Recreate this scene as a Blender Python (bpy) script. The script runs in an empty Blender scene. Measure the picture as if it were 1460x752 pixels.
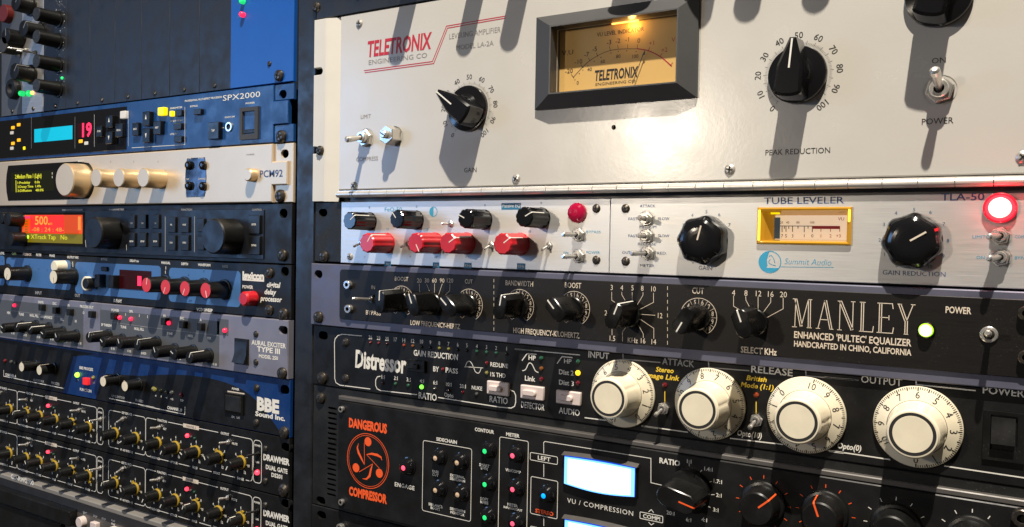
import bpy, math, random
from math import sin, cos, pi, radians as R
from mathutils import Matrix, Vector
from mathutils.geometry import tessellate_polygon
random.seed(7)
S = bpy.context.scene
COL = S.collection

# ------------------------------------------------------------------ camera
# rack plane: X to the right and Z up in mm, h = distance in front of the plane (Blender y = -h)
F_PX, YAW, PIT, ROL, CAMX, CAMD, CAMZ = 1186.717, .556298, -.0260993, .0180424, 444.781, 440.663, -26.803
cam = bpy.data.objects.new('camera', bpy.data.cameras.new('camera'))
COL.objects.link(cam); S.camera = cam
cam.data.sensor_width = 36; cam.data.lens = 36*F_PX/1460
cam.data.clip_start = .01; cam.data.clip_end = 50
_xr = Vector((cos(YAW), sin(YAW), 0)); _yf = Vector((-sin(YAW), cos(YAW), 0)); _z = Vector((0, 0, 1))
_y2 = _yf*cos(PIT)+_z*sin(PIT); _z2 = -_yf*sin(PIT)+_z*cos(PIT)
_x3 = _xr*cos(ROL)+_z2*sin(ROL); _z3 = -_xr*sin(ROL)+_z2*cos(ROL)
_m = Matrix.Identity(4)
for i in range(3):
    _m[i][0] = _x3[i]; _m[i][1] = _z3[i]; _m[i][2] = -_y2[i]
_m[0][3], _m[1][3], _m[2][3] = CAMX/1000, -CAMD/1000, CAMZ/1000
cam.matrix_world = _m

# ------------------------------------------------------------------ light
S.view_settings.view_transform = 'Standard'; S.view_settings.look = 'None'
S.view_settings.gamma = 1; S.view_settings.exposure = 0
S.cycles.use_denoising = True; S.cycles.caustics_reflective = False; S.cycles.caustics_refractive = False
S.cycles.max_bounces = 6; S.cycles.sample_clamp_indirect = 4
W = bpy.data.worlds.new('World'); S.world = W; W.use_nodes = True
W.node_tree.nodes['Background'].inputs[0].default_value = (1, .92, .82, 1)
W.node_tree.nodes['Background'].inputs[1].default_value = .06

def lamp(name, kind, pos, aim, watts, col, size, size_y=None, blend=None, ang=None):
    l = bpy.data.lights.new(name, kind); l.energy = watts; l.color = col
    if kind == 'AREA':
        l.shape = 'RECTANGLE'; l.size = size; l.size_y = size_y or size
    else:
        l.shadow_soft_size = size
    if kind == 'SPOT':
        l.spot_size = ang; l.spot_blend = blend
    o = bpy.data.objects.new(name, l); COL.objects.link(o)
    o.location = (pos[0]/1000, -pos[1]/1000, pos[2]/1000)
    a = Vector((aim[0]/1000, -aim[1]/1000, aim[2]/1000))
    o.rotation_euler = (a-o.location).to_track_quat('-Z', 'Y').to_euler()
    return o
lamp('ceiling_spot', 'SPOT', (600, 850, 1900), (210, 0, 0), 430, (1, .92, .80), .018, blend=.6, ang=R(42))
lamp('room_lamp', 'POINT', (-263, 1323, 221), (0, 0, 0), 15, (1, .86, .68), .035)
lamp('daylight_window', 'AREA', (-960, 900, 150), (0, 0, 40), 4.0, (.28, .53, 1), .42, .5)

# ------------------------------------------------------------------ materials
MATS = {}
def mat(name, col, rough=.5, metal=0, emis=0, ecol=None, bump=0, bscale=600, var=0, vscale=60, brushed=False,
        dust=0, dustcol=(.35, .31, .26), spec=.5, coat=0, trans=0, even=False):
    m = bpy.data.materials.new(name); m.use_nodes = True; MATS[name] = m
    nt = m.node_tree; b = nt.nodes['Principled BSDF']; L = nt.links.new
    I = b.inputs
    I['Base Color'].default_value = (*col, 1); I['Roughness'].default_value = rough; I['Metallic'].default_value = metal
    I['Specular IOR Level'].default_value = spec
    if coat: I['Coat Weight'].default_value = coat; I['Coat Roughness'].default_value = .08
    if trans: I['Transmission Weight'].default_value = trans
    if emis:
        I['Emission Color'].default_value = (*(ecol or col), 1); I['Emission Strength'].default_value = emis
    if not (bump or var or brushed or dust): return m
    tc = nt.nodes.new('ShaderNodeTexCoord')
    def noise(scale, detail=3, stretch=None, rough=.55):
        n = nt.nodes.new('ShaderNodeTexNoise'); n.inputs['Scale'].default_value = scale
        n.inputs['Detail'].default_value = detail; n.inputs['Roughness'].default_value = rough
        if stretch:
            mp = nt.nodes.new('ShaderNodeMapping'); mp.inputs['Scale'].default_value = stretch
            L(tc.outputs['Object'], mp.inputs[0]); L(mp.outputs[0], n.inputs['Vector'])
        else: L(tc.outputs['Object'], n.inputs['Vector'])
        return n.outputs['Fac']
    def ramp(src, lo, hi, a, c):
        r = nt.nodes.new('ShaderNodeMapRange'); r.inputs[1].default_value = lo; r.inputs[2].default_value = hi
        r.inputs[3].default_value = a; r.inputs[4].default_value = c; L(src, r.inputs[0]); return r.outputs[0]
    def mix(fac, a, c):
        x = nt.nodes.new('ShaderNodeMix'); x.data_type = 'RGBA'
        L(fac, x.inputs[0])
        for s, i in ((a, 6), (c, 7)):
            if isinstance(s, tuple): x.inputs[i].default_value = (*s, 1)
            else: L(s, x.inputs[i])
        return x.outputs[2]
    c = None
    if var:
        c = mix(ramp(noise(vscale, 5), .3, .7, 0, 1), tuple(max(0, k*(1-var)) for k in col), tuple(k*(1+var) for k in col))
    if brushed:
        f = noise(40, 4, (1.2, 60, 60), .7)
        c = mix(ramp(f, .3, .7, 0, 1), tuple(k*.93 for k in col), tuple(min(1, k*1.06) for k in col))
        L(ramp(f, .25, .75, rough-.1, rough+.12), I['Roughness'])
    if dust:
        d1 = ramp(noise(1300, 2), .66, .74, 0, dust); d2 = ramp(noise(45, 4), .42, .68, .15, 1)
        mu = nt.nodes.new('ShaderNodeMath'); mu.operation = 'MULTIPLY'; L(d1, mu.inputs[0]); L(d2, mu.inputs[1])
        c = mix(mu.outputs[0], c if c else col, dustcol)
        if even: L(ramp(noise(38, 6), .35, .7, rough-.02, rough+.06), I['Roughness'])
        if not brushed and not even: L(ramp(noise(70, 5), .35, .7, max(.05, rough-.1), rough+.15), I['Roughness'])
    if c: L(c, I['Base Color'])
    if bump:
        bn = nt.nodes.new('ShaderNodeBump'); bn.inputs['Strength'].default_value = bump; bn.inputs['Distance'].default_value = .0004
        L(noise(bscale, 2), bn.inputs['Height']); L(bn.outputs[0], I['Normal'])
    return m

mat('putty_paint', (.5, .475, .43), .22, even=True, spec=.7, bump=.075, bscale=480, var=.03, vscale=9, dust=.22, dustcol=(.3, .27, .22))
mat('ivory_paint', (.58, .55, .49), .42, var=.03)
mat('navy_steel', (.010, .0105, .012), .4, dust=.4, var=.2, dustcol=(.12, .11, .1))
mat('black_panel', (.008, .0078, .0078), .4, spec=.3, dust=.25, dustcol=(.16, .14, .12))
mat('black_brushed', (.008, .007, .0065), .42, spec=.3, brushed=True, dust=.3, dustcol=(.16, .14, .12))
mat('dusty_black', (.010, .010, .0095), .5, spec=.35, dust=.6, dustcol=(.22, .2, .17), var=.4)
mat('black_gloss', (.006, .006, .007), .13, coat=.3)
mat('black_plastic', (.004, .004, .004), .25, dust=.06)
mat('black_satin', (.006, .006, .0058), .36, spec=.4, dust=.12)
mat('grey_rubber', (.04, .036, .03), .55)
mat('void', (.003, .003, .003), .8)
mat('aluminium', (.66, .65, .63), .4, metal=.66, brushed=True)
mat('nickel', (.74, .71, .66), .24, metal=.8)
mat('satin_steel', (.78, .74, .68), .38, metal=.65, var=.08, vscale=80)
mat('silver_grey', (.42, .4, .38), .42, metal=.7, brushed=True)
mat('lilac_anodised', (.11, .11, .155), .45, metal=.3, var=.08, dust=.2)
mat('blue_frame', (.05, .06, .1), .4, metal=.3, dust=.2)
mat('slate_zone', (.075, .08, .088), .5, dust=.3)
mat('champagne', (.62, .5, .36), .38, metal=.35, var=.02)
mat('champagne_knob', (.76, .57, .34), .3, metal=.6)
mat('chrome', (.75, .72, .68), .2, metal=.85)
mat('steel_screw', (.5, .47, .43), .35, metal=.6, var=.2, vscale=600)
mat('black_screw', (.12, .105, .09), .33, metal=.9, var=.4, vscale=700)
mat('recess', (.012, .011, .01), .7)
mat('cobalt_paint', (.003, .072, .33), .4, var=.04)
mat('royal_blue', (.008, .045, .15), .35, var=.06, dust=.1)
mat('bbe_blue', (.004, .03, .13), .35, dust=.2)
mat('sky_blue', (.05, .14, .33), .45, var=.05)
mat('dark_blank', (.010, .012, .017), .48, dust=.3, var=.1, dustcol=(.06, .06, .06))
mat('white_ink', (.72, .69, .62), .6)
mat('cream_ink', (.66, .56, .44), .6)
mat('grey_ink', (.3, .29, .28), .6)
mat('black_ink', (.015, .014, .014), .6)
mat('ash_ink', (.22, .2, .19), .6)
mat('crimson_ink', (.42, .012, .03), .55)
mat('cyan_ink', (.03, .3, .48), .55)
mat('navy_ink', (.03, .09, .2), .55)
mat('yellow_ink', (.75, .5, .03), .6)
mat('orange_ink', (.85, .1, .015), .5)
mat('indigo_ink', (.04, .08, .2), .5)
mat('cream_plastic', (.76, .68, .51), .36, coat=.2, var=.05, vscale=90, dust=.25, even=True)
mat('beige_plastic', (.6, .47, .38), .45)
mat('bone_button', (.62, .52, .48), .42)
mat('tan_button', (.62, .44, .28), .5)
mat('red_plastic', (.5, .01, .018), .3, coat=.3, var=.12, vscale=120, dust=.2, even=True)
mat('red_cap', (.62, .03, .035), .4)
mat('yellow_plastic', (.36, .235, .015), .5)
mat('ruby_lens', (.3, .003, .03), .12, coat=.6, emis=.12, ecol=(1, .02, .1))
mat('meter_card', (.68, .42, .13), .6)
mat('glowing_card', (.8, .7, .6), .6, emis=.55, ecol=(1, .75, .5))  # emission put in for the light falling on the card
mat('dark_red', (.16, .015, .012), .45)
mat('meter_bezel', (.055, .055, .055), .42, var=.05)
def emit(name, col, s, base=None): mat(name, base or tuple(min(1, k*.6) for k in col), .3, emis=s, ecol=col)
emit('red_lit', (1, .02, .03), 4); emit('redhot_lit', (1, .36, .3), 4); emit('pink_lit', (1, .02, .07), 1.8)
emit('pinkcore_lit', (1, .08, .15), 1.5); emit('green_lit', (.05, .9, .16), 1.2); emit('lime_lit', (.4, 1, .05), 2.6)
emit('yellow_lit', (1, .62, .02), 1.6); emit('blue_lit', (.0, .32, 1), 1.5); emit('amber_lit', (1, .42, .08), 4)
emit('rim_lime', (.4, .85, .02), 1.2); emit('core_lime', (.85, 1, .4), 4); emit('azure_lit', (.16, .46, 1), 1.9)
emit('ice_lit', (.6, .82, 1), 2.6); emit('blue_glow', (.01, .09, .75), .8)
emit('cyan_screen', (.0, .42, .58), .75); emit('red_screen', (1, .02, .015), 1.0); emit('rust_screen', (.75, .07, .003), .8)
emit('olive_screen', (.15, .12, .004), .8); emit('yellow_text', (.62, .6, .03), .8); emit('orange_text', (1, .24, .03), 1.1)
emit('lime_text', (.5, 1, .02), 1.3); emit('crimson_text', (1, .02, .08), 1.6); emit('sun_lit', (1, .78, .0), 1.0); emit('warm_lit', (.75, .7, .62), .35)
for n, c in (('dim_red', (.2, .012, .02)), ('dim_green', (.03, .13, .07)), ('dim_amber', (.28, .1, .02)), ('dim_yellow', (.3, .27, .06)),
             ('dim_clear', (.1, .1, .09)), ('dim_orange', (.4, .06, .015)), ('smoke_red', (.05, .004, .006))):
    mat(n, tuple(k*.6 for k in c), .15, coat=.5)
mat('amber_clear_glow', (.4, .2, .02), .15, emis=.16, ecol=(1, .5, .02), coat=.6)  # slight emission in place of light inside the amber frame
mat('amber_edge_glow', (.8, .55, .05), .3, emis=1.5, ecol=(1, .68, .05))  # emission stands in for light caught in the frame edges
mat('red_rim', (.5, .01, .02), .2, emis=.5, ecol=(1, .02, .06), coat=.5)
emit('green_btn', (.02, .85, .2), .9)
emit('green_led', (.2, 1, .06), 2.2)
emit('amber_led', (1, .45, .01), 1.0); emit('pinkhot_lit', (1, .045, .08), 2.6); emit('red_glow', (1, .03, .04), .5, (.5, .02, .02))
mat('patchy_reflection', (.07, .08, .1), .12, metal=.9, var=.9, vscale=90); mat('black_blue', (.006, .007, .01), .38, spec=.4, dust=.1); mat('lilac_pale', (.21, .205, .25), .42, metal=.3, var=.06, dust=.15); mat('lime_dim', (.35, .45, .15), .5)  # button-plate mirror: patchy colour painted in for its reflections
mat('olive_glass', (.012, .014, .006), .12)
mat('blue_tag', (.015, .16, .3), .5)
mat('grey_metal', (.1, .092, .085), .42, metal=.3, dust=.3)
mat('grey_lid', (.2, .185, .165), .5, dust=.15)

# ------------------------------------------------------------------ measuring the photograph
def P(u, v, h=0.):
    """point of the plane h mm in front of the rack, for a point measured in the photograph"""
    x3 = (u-730)/F_PX; z3 = (376-v)/F_PX
    d = _x3*x3+_z3*z3+_y2
    t = (CAMD-h)/d.y
    return CAMX+d.x*t, CAMZ+d.z*t
def crop(x0, y0, s, h=0.):
    return lambda x, y, hh=None: P(x0+x/s, y0+y/s, h if hh is None else hh)

# ------------------------------------------------------------------ mesh building (mm: X, Z, h)
class MB:
    def __init__(s): s.v = []; s.f = []; s.m = []; s.s = []
    def add(s, vs, fs, mi=0, smooth=False):
        o = len(s.v); s.v += vs
        for f in fs: s.f.append(tuple(o+i for i in f)); s.m.append(mi); s.s.append(smooth)
    def box(s, x0, x1, z0, z1, h0, h1, mi=0, ch=0.):
        if ch: return s.slab(rect(x0, x1, z0, z1), h0, h1, mi, ch)
        v = [(x, h, z) for h in (h0, h1) for (x, z) in ((x0, z0), (x1, z0), (x1, z1), (x0, z1))]
        s.add(v, [(3, 2, 1, 0), (4, 5, 6, 7), (0, 1, 5, 4), (1, 2, 6, 5), (2, 3, 7, 6), (3, 0, 4, 7)], mi)
    def slab(s, out, h0, h1, mi=0, ch=0., holes=(), mf=None, smooth=False, taper=0.):
        """prism of an outline (counter-clockwise seen from the front), chamfered front edge, holes right through"""
        n = len(out)
        cx = sum(p[0] for p in out)/n; cz = sum(p[1] for p in out)/n
        def inset(d):
            r = []
            for i in range(n):
                ax, az = out[i-1]; bx, bz = out[i]; cx_, cz_ = out[(i+1) % n]
                e1 = Vector((bx-ax, bz-az)); e2 = Vector((cx_-bx, cz_-bz))
                if e1.length < 1e-9 or e2.length < 1e-9: r.append((bx, bz)); continue
                n1 = Vector((-e1.y, e1.x)).normalized(); n2 = Vector((-e2.y, e2.x)).normalized()
                k = n1+n2; q = max(.3, 1+n1.dot(n2)); k = k*(d/q); r.append((bx+k.x, bz+k.y))
            return r
        tp = lambda o, t: [(cx+(x-cx)*(1-t), cz+(z-cz)*(1-t)) for x, z in o]
        rings = [(out, h0)]
        if ch: rings += [(tp(out, taper), h1-ch), (tp(inset(ch), taper), h1)]
        else: rings += [(tp(out, taper), h1)]
        for (a, ha), (b, hb) in zip(rings, rings[1:]):
            s.add([(x, ha, z) for x, z in a]+[(x, hb, z) for x, z in b],
                  [(i, (i+1) % n, n+(i+1) % n, n+i) for i in range(n)], mi, smooth)
        top = rings[-1][0]
        polys = [[Vector((x, z, 0)) for x, z in top]]+[[Vector((x, z, 0)) for x, z in hl] for hl in holes]
        flat = [p for q in polys for p in q]
        tris = []
        for t in tessellate_polygon(polys):
            a, b, c = (flat[i] for i in t)
            if (b-a).cross(c-a).z < 0: t = (t[0], t[2], t[1])
            tris.append(t)
        s.add([(p.x, h1, p.y) for p in flat], tris, mi if mf is None else mf)
        for hl in holes:
            k = len(hl)
            s.add([(x, h1, z) for x, z in hl]+[(x, h0, z) for x, z in hl],
                  [(i, k+i, k+(i+1) % k, (i+1) % k) for i in range(k)], mi)
    def lathe(s, prof, n=32, mi=0, x=0., z=0., mod=None, smooth=True):
        """prof: list of (r, h[, material]) from the back to the front"""
        for (a, b) in zip(prof, prof[1:]):
            ra, ha, rb, hb = a[0], a[1], b[0], b[1]; m = b[2] if len(b) > 2 else mi
            vs = []
            for r, h in ((ra, ha), (rb, hb)):
                for i in range(n):
                    t = 2*pi*i/n; q = r*(mod(t, h) if mod else 1); vs.append((x+q*sin(t), h, z+q*cos(t)))
            s.add(vs, [(i, n+i, n+(i+1) % n, (i+1) % n) for i in range(n)], m, smooth)
    def stroke(s, pts, w, h, mi=0, closed=False):
        """flat painted line with mitred joints"""
        n = len(pts)
        L_, R_ = [], []
        for i in range(n):
            a = pts[i-1] if (i or closed) else None; c = pts[(i+1) % n] if (i < n-1 or closed) else None; b = pts[i]
            e1 = Vector((b[0]-a[0], b[1]-a[1])).normalized() if a else None
            e2 = Vector((c[0]-b[0], c[1]-b[1])).normalized() if c else None
            e1 = e1 or e2; e2 = e2 or e1
            n1 = Vector((-e1.y, e1.x)); n2 = Vector((-e2.y, e2.x)); k = (n1+n2)*(w/2/max(.35, 1+n1.dot(n2)))
            L_.append((b[0]+k.x, h, b[1]+k.y)); R_.append((b[0]-k.x, h, b[1]-k.y))
        m = n if closed else n-1
        s.add(L_+R_, [(i, n+i, n+(i+1) % n, (i+1) % n) for i in range(m)], mi)
    def disc(s, x, z, r, h, mi=0, n=24, rx=None):
        s.add([(x+(rx or r)*sin(2*pi*i/n), h, z+r*cos(2*pi*i/n)) for i in range(n)], [tuple(range(n))[::-1]], mi)
    def quad(s, x0, x1, z0, z1, h, mi=0): s.add([(x0, h, z0), (x1, h, z0), (x1, h, z1), (x0, h, z1)], [(0, 1, 2, 3)], mi)
    def mesh(s, name, mats, org=(0, 0, 0)):
        me = bpy.data.meshes.new(name)
        me.from_pydata([((x-org[0])/1000, -(h-org[2])/1000, (z-org[1])/1000) for x, h, z in s.v], [], s.f)
        for m in mats: me.materials.append(MATS[m])
        me.polygons.foreach_set('material_index', s.m); me.polygons.foreach_set('use_smooth', s.s)
        me.set_sharp_from_angle(angle=R(38)); me.update()
        return me

def rect(x0, x1, z0, z1): return [(x0, z0), (x1, z0), (x1, z1), (x0, z1)]
def rrect(x0, x1, z0, z1, r, n=5):
    o = []
    for cx, cz, a in ((x1-r, z0+r, -90), (x1-r, z1-r, 0), (x0+r, z1-r, 90), (x0+r, z0+r, 180)):
        o += [(cx+r*cos(R(a+90*i/n)), cz+r*sin(R(a+90*i/n))) for i in range(n+1)]
    return o
def circ(x, z, r, n=24, rz=None): return [(x+r*cos(2*pi*i/n), z+(rz or r)*sin(2*pi*i/n)) for i in range(n)]
def stadium(x, z, w, hh, n=8):
    r = hh/2; return rrect(x-w/2, x+w/2, z-r, z+r, r*.999, n)
def arc(x, z, r, a0, a1, n=24):
    """angles in degrees clockwise from the top"""
    return [(x+r*sin(R(a0+(a1-a0)*i/n)), z+r*cos(R(a0+(a1-a0)*i/n))) for i in range(n+1)]

_GL = {}
def glyphs(txt, bold=0., shear=0., space=1.):
    k = (txt, bold, shear, space)
    if k not in _GL:
        c = bpy.data.curves.new('lettering', 'FONT'); c.body = txt; c.size = 1; c.resolution_u = 2
        c.offset = bold; c.shear = shear; c.space_character = space; c.fill_mode = 'FRONT'
        o = bpy.data.objects.new('lettering', c); COL.objects.link(o)
        dg = bpy.context.evaluated_depsgraph_get(); e = o.evaluated_get(dg); me = e.to_mesh()
        v = [(p.co.x, p.co.y) for p in me.vertices]; f = []
        for p in me.polygons:
            t = list(p.vertices)
            if p.normal.z < 0: t.reverse()
            f.append(tuple(t))
        e.to_mesh_clear(); bpy.data.objects.remove(o); bpy.data.curves.remove(c)
        _GL[k] = (v, f)
    return _GL[k]
CAP = max(p[1] for p in glyphs('H')[0])

class Unit:
    """one thing: an Empty that parents its parts"""
    def __init__(s, name, label, cat, x, z, group=None):
        s.x, s.z = x, z
        s.o = bpy.data.objects.new(name, None); COL.objects.link(s.o); s.o.empty_display_size = .02
        s.o.location = (x/1000, 0, z/1000); s.o['label'] = label; s.o['category'] = cat
        if group: s.o['group'] = group
        s.pr = {}; s.nm = {}
    def part(s, name, mb, mats, label=None, parent=None, stuff=False):
        if isinstance(mats, str): mats = [mats]
        xs = [p[0] for p in mb.v]; zs = [p[2] for p in mb.v]; hs = [p[1] for p in mb.v]
        org = ((min(xs)+max(xs))/2, (min(zs)+max(zs))/2, min(hs))
        return s.inst(name, mb.mesh(name, mats, org), org[0], org[1], org[2], 0, label, parent)
    def inst(s, name, me, x, z, h=0., ang=0., label=None, parent=None):
        o = bpy.data.objects.new(name, me); COL.objects.link(o)
        p = parent or s.o; o.parent = p
        px, pz, ph = (s.x, s.z, 0.) if parent is None else parent['_o']
        dx, dz = x-px, z-pz
        pa = parent['_a'] if parent is not None else 0.
        if pa:
            c, q = cos(R(pa)), sin(R(pa)); dx, dz = dx*c-dz*q, dx*q+dz*c
        o.location = (dx/1000, -(h-ph)/1000, dz/1000); o.rotation_euler = (0, R(ang-pa), 0)
        o['_o'] = (x, z, h); o['_a'] = ang
        if label: o['label'] = label
        return o
    def ink(s, col, h=None, name='lettering'):
        b = MB(); s.pr.setdefault((col, name), []).append(b); return b
    def text(s, txt, p0, p1=None, cap=None, col='white_ink', h=.12, bold=0., shear=0., space=1., asp=1., name='lettering', mid=False):
        """p0, p1: left and right end of the base line (X, Z); cap: height of a capital in mm"""
        v, f = glyphs(txt, bold, shear, space)
        x0 = min(p[0] for p in v); x1 = max(p[0] for p in v)
        if cap is None: cap = (p1[0]-p0[0])/(x1-x0)*CAP
        sy = cap/CAP; sx = (p1[0]-p0[0])/(x1-x0) if p1 else sy*asp
        zz = (p0[1]+p1[1])/2 if p1 else p0[1]; xx = p0[0]
        if mid: xx -= (x1-x0)*sx/2; zz -= cap/2
        s.ink(col, name=name).add([(xx+(a-x0)*sx, h, zz+b*sy) for a, b in v], f)
    def num(s, txt, x, z, cap, ang=0., col='white_ink', h=.12, asp=1., bold=0., name='lettering'):
        v, f = glyphs(txt, bold); x0 = min(p[0] for p in v); x1 = max(p[0] for p in v); k = cap/CAP
        c, q = cos(R(ang)), sin(R(ang)); vs = []
        for a, b in v:
            a = (a-(x0+x1)/2)*k*asp; b = b*k-cap/2; vs.append((x+a*c+b*q, h, z-a*q+b*c))
        s.ink(col, name=name).add(vs, f)
    def line(s, pts, w, col='white_ink', h=.11, closed=False, name='printed_lines'): s.ink(col, name=name).stroke(pts, w, h, 0, closed)
    def finish(s):
        for (col, name), mbs in s.pr.items():
            gr = []                                  # print that stands together is one part, print further off another
            for b in mbs:
                if not b.v: continue
                xs = [p[0] for p in b.v]; zs = [p[2] for p in b.v]; bx = [min(xs), max(xs), min(zs), max(zs)]; new = [bx, [b]]
                while True:
                    hit = [g for g in gr if math.hypot(max(0, g[0][0]-bx[1], bx[0]-g[0][1]), max(0, g[0][2]-bx[3], bx[2]-g[0][3])) < 11]
                    if not hit: break
                    for g in hit:
                        gr.remove(g); bx[0] = min(bx[0], g[0][0]); bx[1] = max(bx[1], g[0][1]); bx[2] = min(bx[2], g[0][2]); bx[3] = max(bx[3], g[0][3]); new[1] = g[1]+new[1]
                gr.append(new)
            for _, bs in gr:
                m = MB()
                for b in bs:
                    o = len(m.v); m.v += b.v; m.f += [tuple(i+o for i in f) for f in b.f]; m.m += b.m; m.s += b.s
                s.part(name, m, col)

def tnum(mb, txt, x, z, cap, ang, h, mi, asp=1.):
    v, f = glyphs(txt); x0 = min(p[0] for p in v); x1 = max(p[0] for p in v); k = cap/CAP
    c, q = cos(R(ang)), sin(R(ang)); vs = []
    for a, b in v:
        a = (a-(x0+x1)/2)*k*asp; b = b*k-cap/2; vs.append((x+a*c+b*q, h, z-a*q+b*c))
    mb.add(vs, f, mi)

# ------------------------------------------------------------------ parts that come back on many units
_C = {}
def cache(key, fn):
    if key not in _C: _C[key] = fn()
    return _C[key]
def screw_mesh(r, m):
    def fn():
        b = MB(); b.lathe([(r, 0), (r, .25*r), (.93*r, .42*r), (.6*r, .62*r), (.01, .68*r)], 22)
        for a in (0, 1):
            w, l = .13*r, .58*r; x, z = (l, w) if a else (w, l); b.box(-x, x, -z, z, .5*r, .70*r, 1)
        return b.mesh('screw', [m, 'recess'])
    return cache(('screw', r, m), fn)
def socket_mesh(r, m):
    def fn():
        b = MB(); b.lathe([(r, 0), (r, .9*r), (.9*r, r), (.5*r, r), (.5*r, .35*r, 1), (.01, .35*r, 1)], 18)
        return b.mesh('screw', [m, 'recess'])
    return cache(('sock', r, m), fn)
def led_mesh(r, L, m, dome=1.):
    def fn():
        b = MB(); pr = [(r, 0), (r, L)]+[(r*cos(R(a)), L+r*dome*sin(R(a))) for a in (20, 40, 60, 78)]+[(.01, L+r*dome)]
        b.lathe(pr, 16); return b.mesh('indicator', [m])
    return cache(('led', r, L, m, dome), fn)
def flute_mesh(R_, L, m, ptr='white_ink', n=10, d=.07, taper=.05):
    def fn():
        b = MB()
        def mod(t, h): return 1-(d*(.5-.5*cos(n*t))**2 if h > .6 else 0)
        b.lathe([(R_*1.02, 0), (R_*1.02, .6), (R_, .7), (R_*(1-taper), L-.8), (R_*(1-taper)-.8, L), (.01, L)], 60, 0, mod=mod)
        b.box(-.3, .3, .15*R_, R_*(1-taper)-.5, L, L+.08, 1)
        b.add([(-.3, L*.3, R_*.99), (.3, L*.3, R_*.99), (.3, L-.7, R_*(1-taper)+.12), (-.3, L-.7, R_*(1-taper)+.12)], [(0, 1, 2, 3)], 1)
        b.add([(-.3, L-.7, R_*(1-taper)+.12), (.3, L-.7, R_*(1-taper)+.12), (.3, L+.08, R_*(1-taper)-.7), (-.3, L+.08, R_*(1-taper)-.7)], [(0, 1, 2, 3)], 1)
        return b.mesh('knob', [m, ptr])
    return cache(('flute', R_, L, m, ptr), fn)
def round_mesh(R_, L, m, cap=None, ptr=None, side=True, skirt=0, capr=.98, pw=.3, taper=.04, bev=.5):
    """plain round knob; cap: colour of the front face, ptr: pointer colour"""
    def fn():
        b = MB(); rt = R_*(1-taper)
        pr = [(R_*1.18 if skirt else R_, 0), (R_*1.18 if skirt else R_, skirt or .2), (R_, (skirt or .2)+.3), (rt, L-bev), (rt-bev, L)]
        pr += [(rt*capr-bev, L, 1 if cap else 0), (.01, L, 1 if cap else 0)]
        b.lathe(pr, 36)
        if ptr:
            b.box(-pw, pw, .05*R_, rt-bev-.1, L-.1, L+.1, 2)
            if side:
                b.add([(-pw, L*.35, R_+.08), (pw, L*.35, R_+.08), (pw, L-bev*.7, rt+.15), (-pw, L-bev*.7, rt+.15)], [(0, 1, 2, 3)], 2)
                b.add([(-pw, L-bev*.7, rt+.15), (pw, L-bev*.7, rt+.15), (pw, L+.1, rt-bev*.7), (-pw, L+.1, rt-bev*.7)], [(0, 1, 2, 3)], 2)
        return b.mesh('knob', [m, cap or m, ptr or m])
    return cache(('round', R_, L, m, cap, ptr, side, skirt, capr, pw), fn)
def bar_mesh(Rn, w, L, base, m, ptr, tail=.85, bh=3.):
    """bar knob: round foot, parallel-sided grip with flat nose and round tail, pointer line on nose and face"""
    def fn():
        b = MB(); b.lathe([(base, 0), (base, bh), (base-.5, bh+.5), (.01, bh+.5)], 36)
        out = [(w*cos(R(180+a)), -Rn*tail+w+w*sin(R(180+a))) for a in range(0, 181, 15)]
        out += [(w, Rn*.72), (w*.55, Rn), (-w*.55, Rn), (-w, Rn*.72)]
        b.slab(out, bh, L, 0, .5, taper=.06)
        k = .94
        b.box(-.38, .38, Rn*k*.2, Rn*k-.55, L-.1, L+.12, 1)
        b.add([(-.38, bh+.5, Rn+.12), (.38, bh+.5, Rn+.12), (.38, L-.4, Rn*k+.14), (-.38, L-.4, Rn*k+.14)], [(0, 1, 2, 3)], 1)
        b.add([(-.38, L-.4, Rn*k+.14), (.38, L-.4, Rn*k+.14), (.38, L+.12, Rn*k-.5), (-.38, L+.12, Rn*k-.5)], [(0, 1, 2, 3)], 1)
        return b.mesh('knob', [m, ptr])
    return cache(('bar', Rn, w, L, base, m, ptr), fn)
def beak_mesh(Rr):
    """skirted bakelite knob with a beaked grip bar"""
    def fn():
        b = MB(); b.lathe([(Rr, 0), (Rr, 2.2), (Rr*.97, 3), (Rr*.62, 4.2), (Rr*.5, 5.5), (Rr*.46, 9), (.01, 9.5)], 48)
        w = Rr*.47
        out = [(w*1.05*cos(R(180+a)), -Rr*.78+w*.35*sin(R(180+a))) for a in range(0, 181, 18)]
        out += [(w*.95, Rr*.15), (w*.62, Rr*.62), (w*.24, Rr*1.13), (-w*.24, Rr*1.13), (-w*.62, Rr*.62), (-w*.95, Rr*.15)]
        b.slab(out, 4, 19, 0, 1.4, taper=.05, smooth=True)
        b.box(-.42, .42, Rr*.02, Rr*1.0, 18.9, 19.12, 1)
        return b.mesh('knob', ['black_gloss', 'white_ink'])
    return cache(('beak', Rr), fn)
def scallop_mesh(Rr, L, nl=7):
    def fn():
        b = MB()
        def mod(t, h): return 1+(.05*cos(nl*t)*max(0, 1-(h/L)**4) if h > 1.2 else -.02)
        b.lathe([(Rr, 0), (Rr*1.04, 1), (Rr*1.04, 1.6)]+[(Rr*1.03*cos(R(a))**.5, L*.45+L*.55*sin(R(a))) for a in (0, 15, 30, 45, 57, 67, 75, 81, 86)]+[(.01, L)], 84, mod=mod)
        b.box(-.42, .42, .0, Rr*.62, L-1., L+.2, 1)
        return b.mesh('knob', ['black_gloss', 'cream_ink'])
    return cache(('scal', Rr, L), fn)
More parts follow.
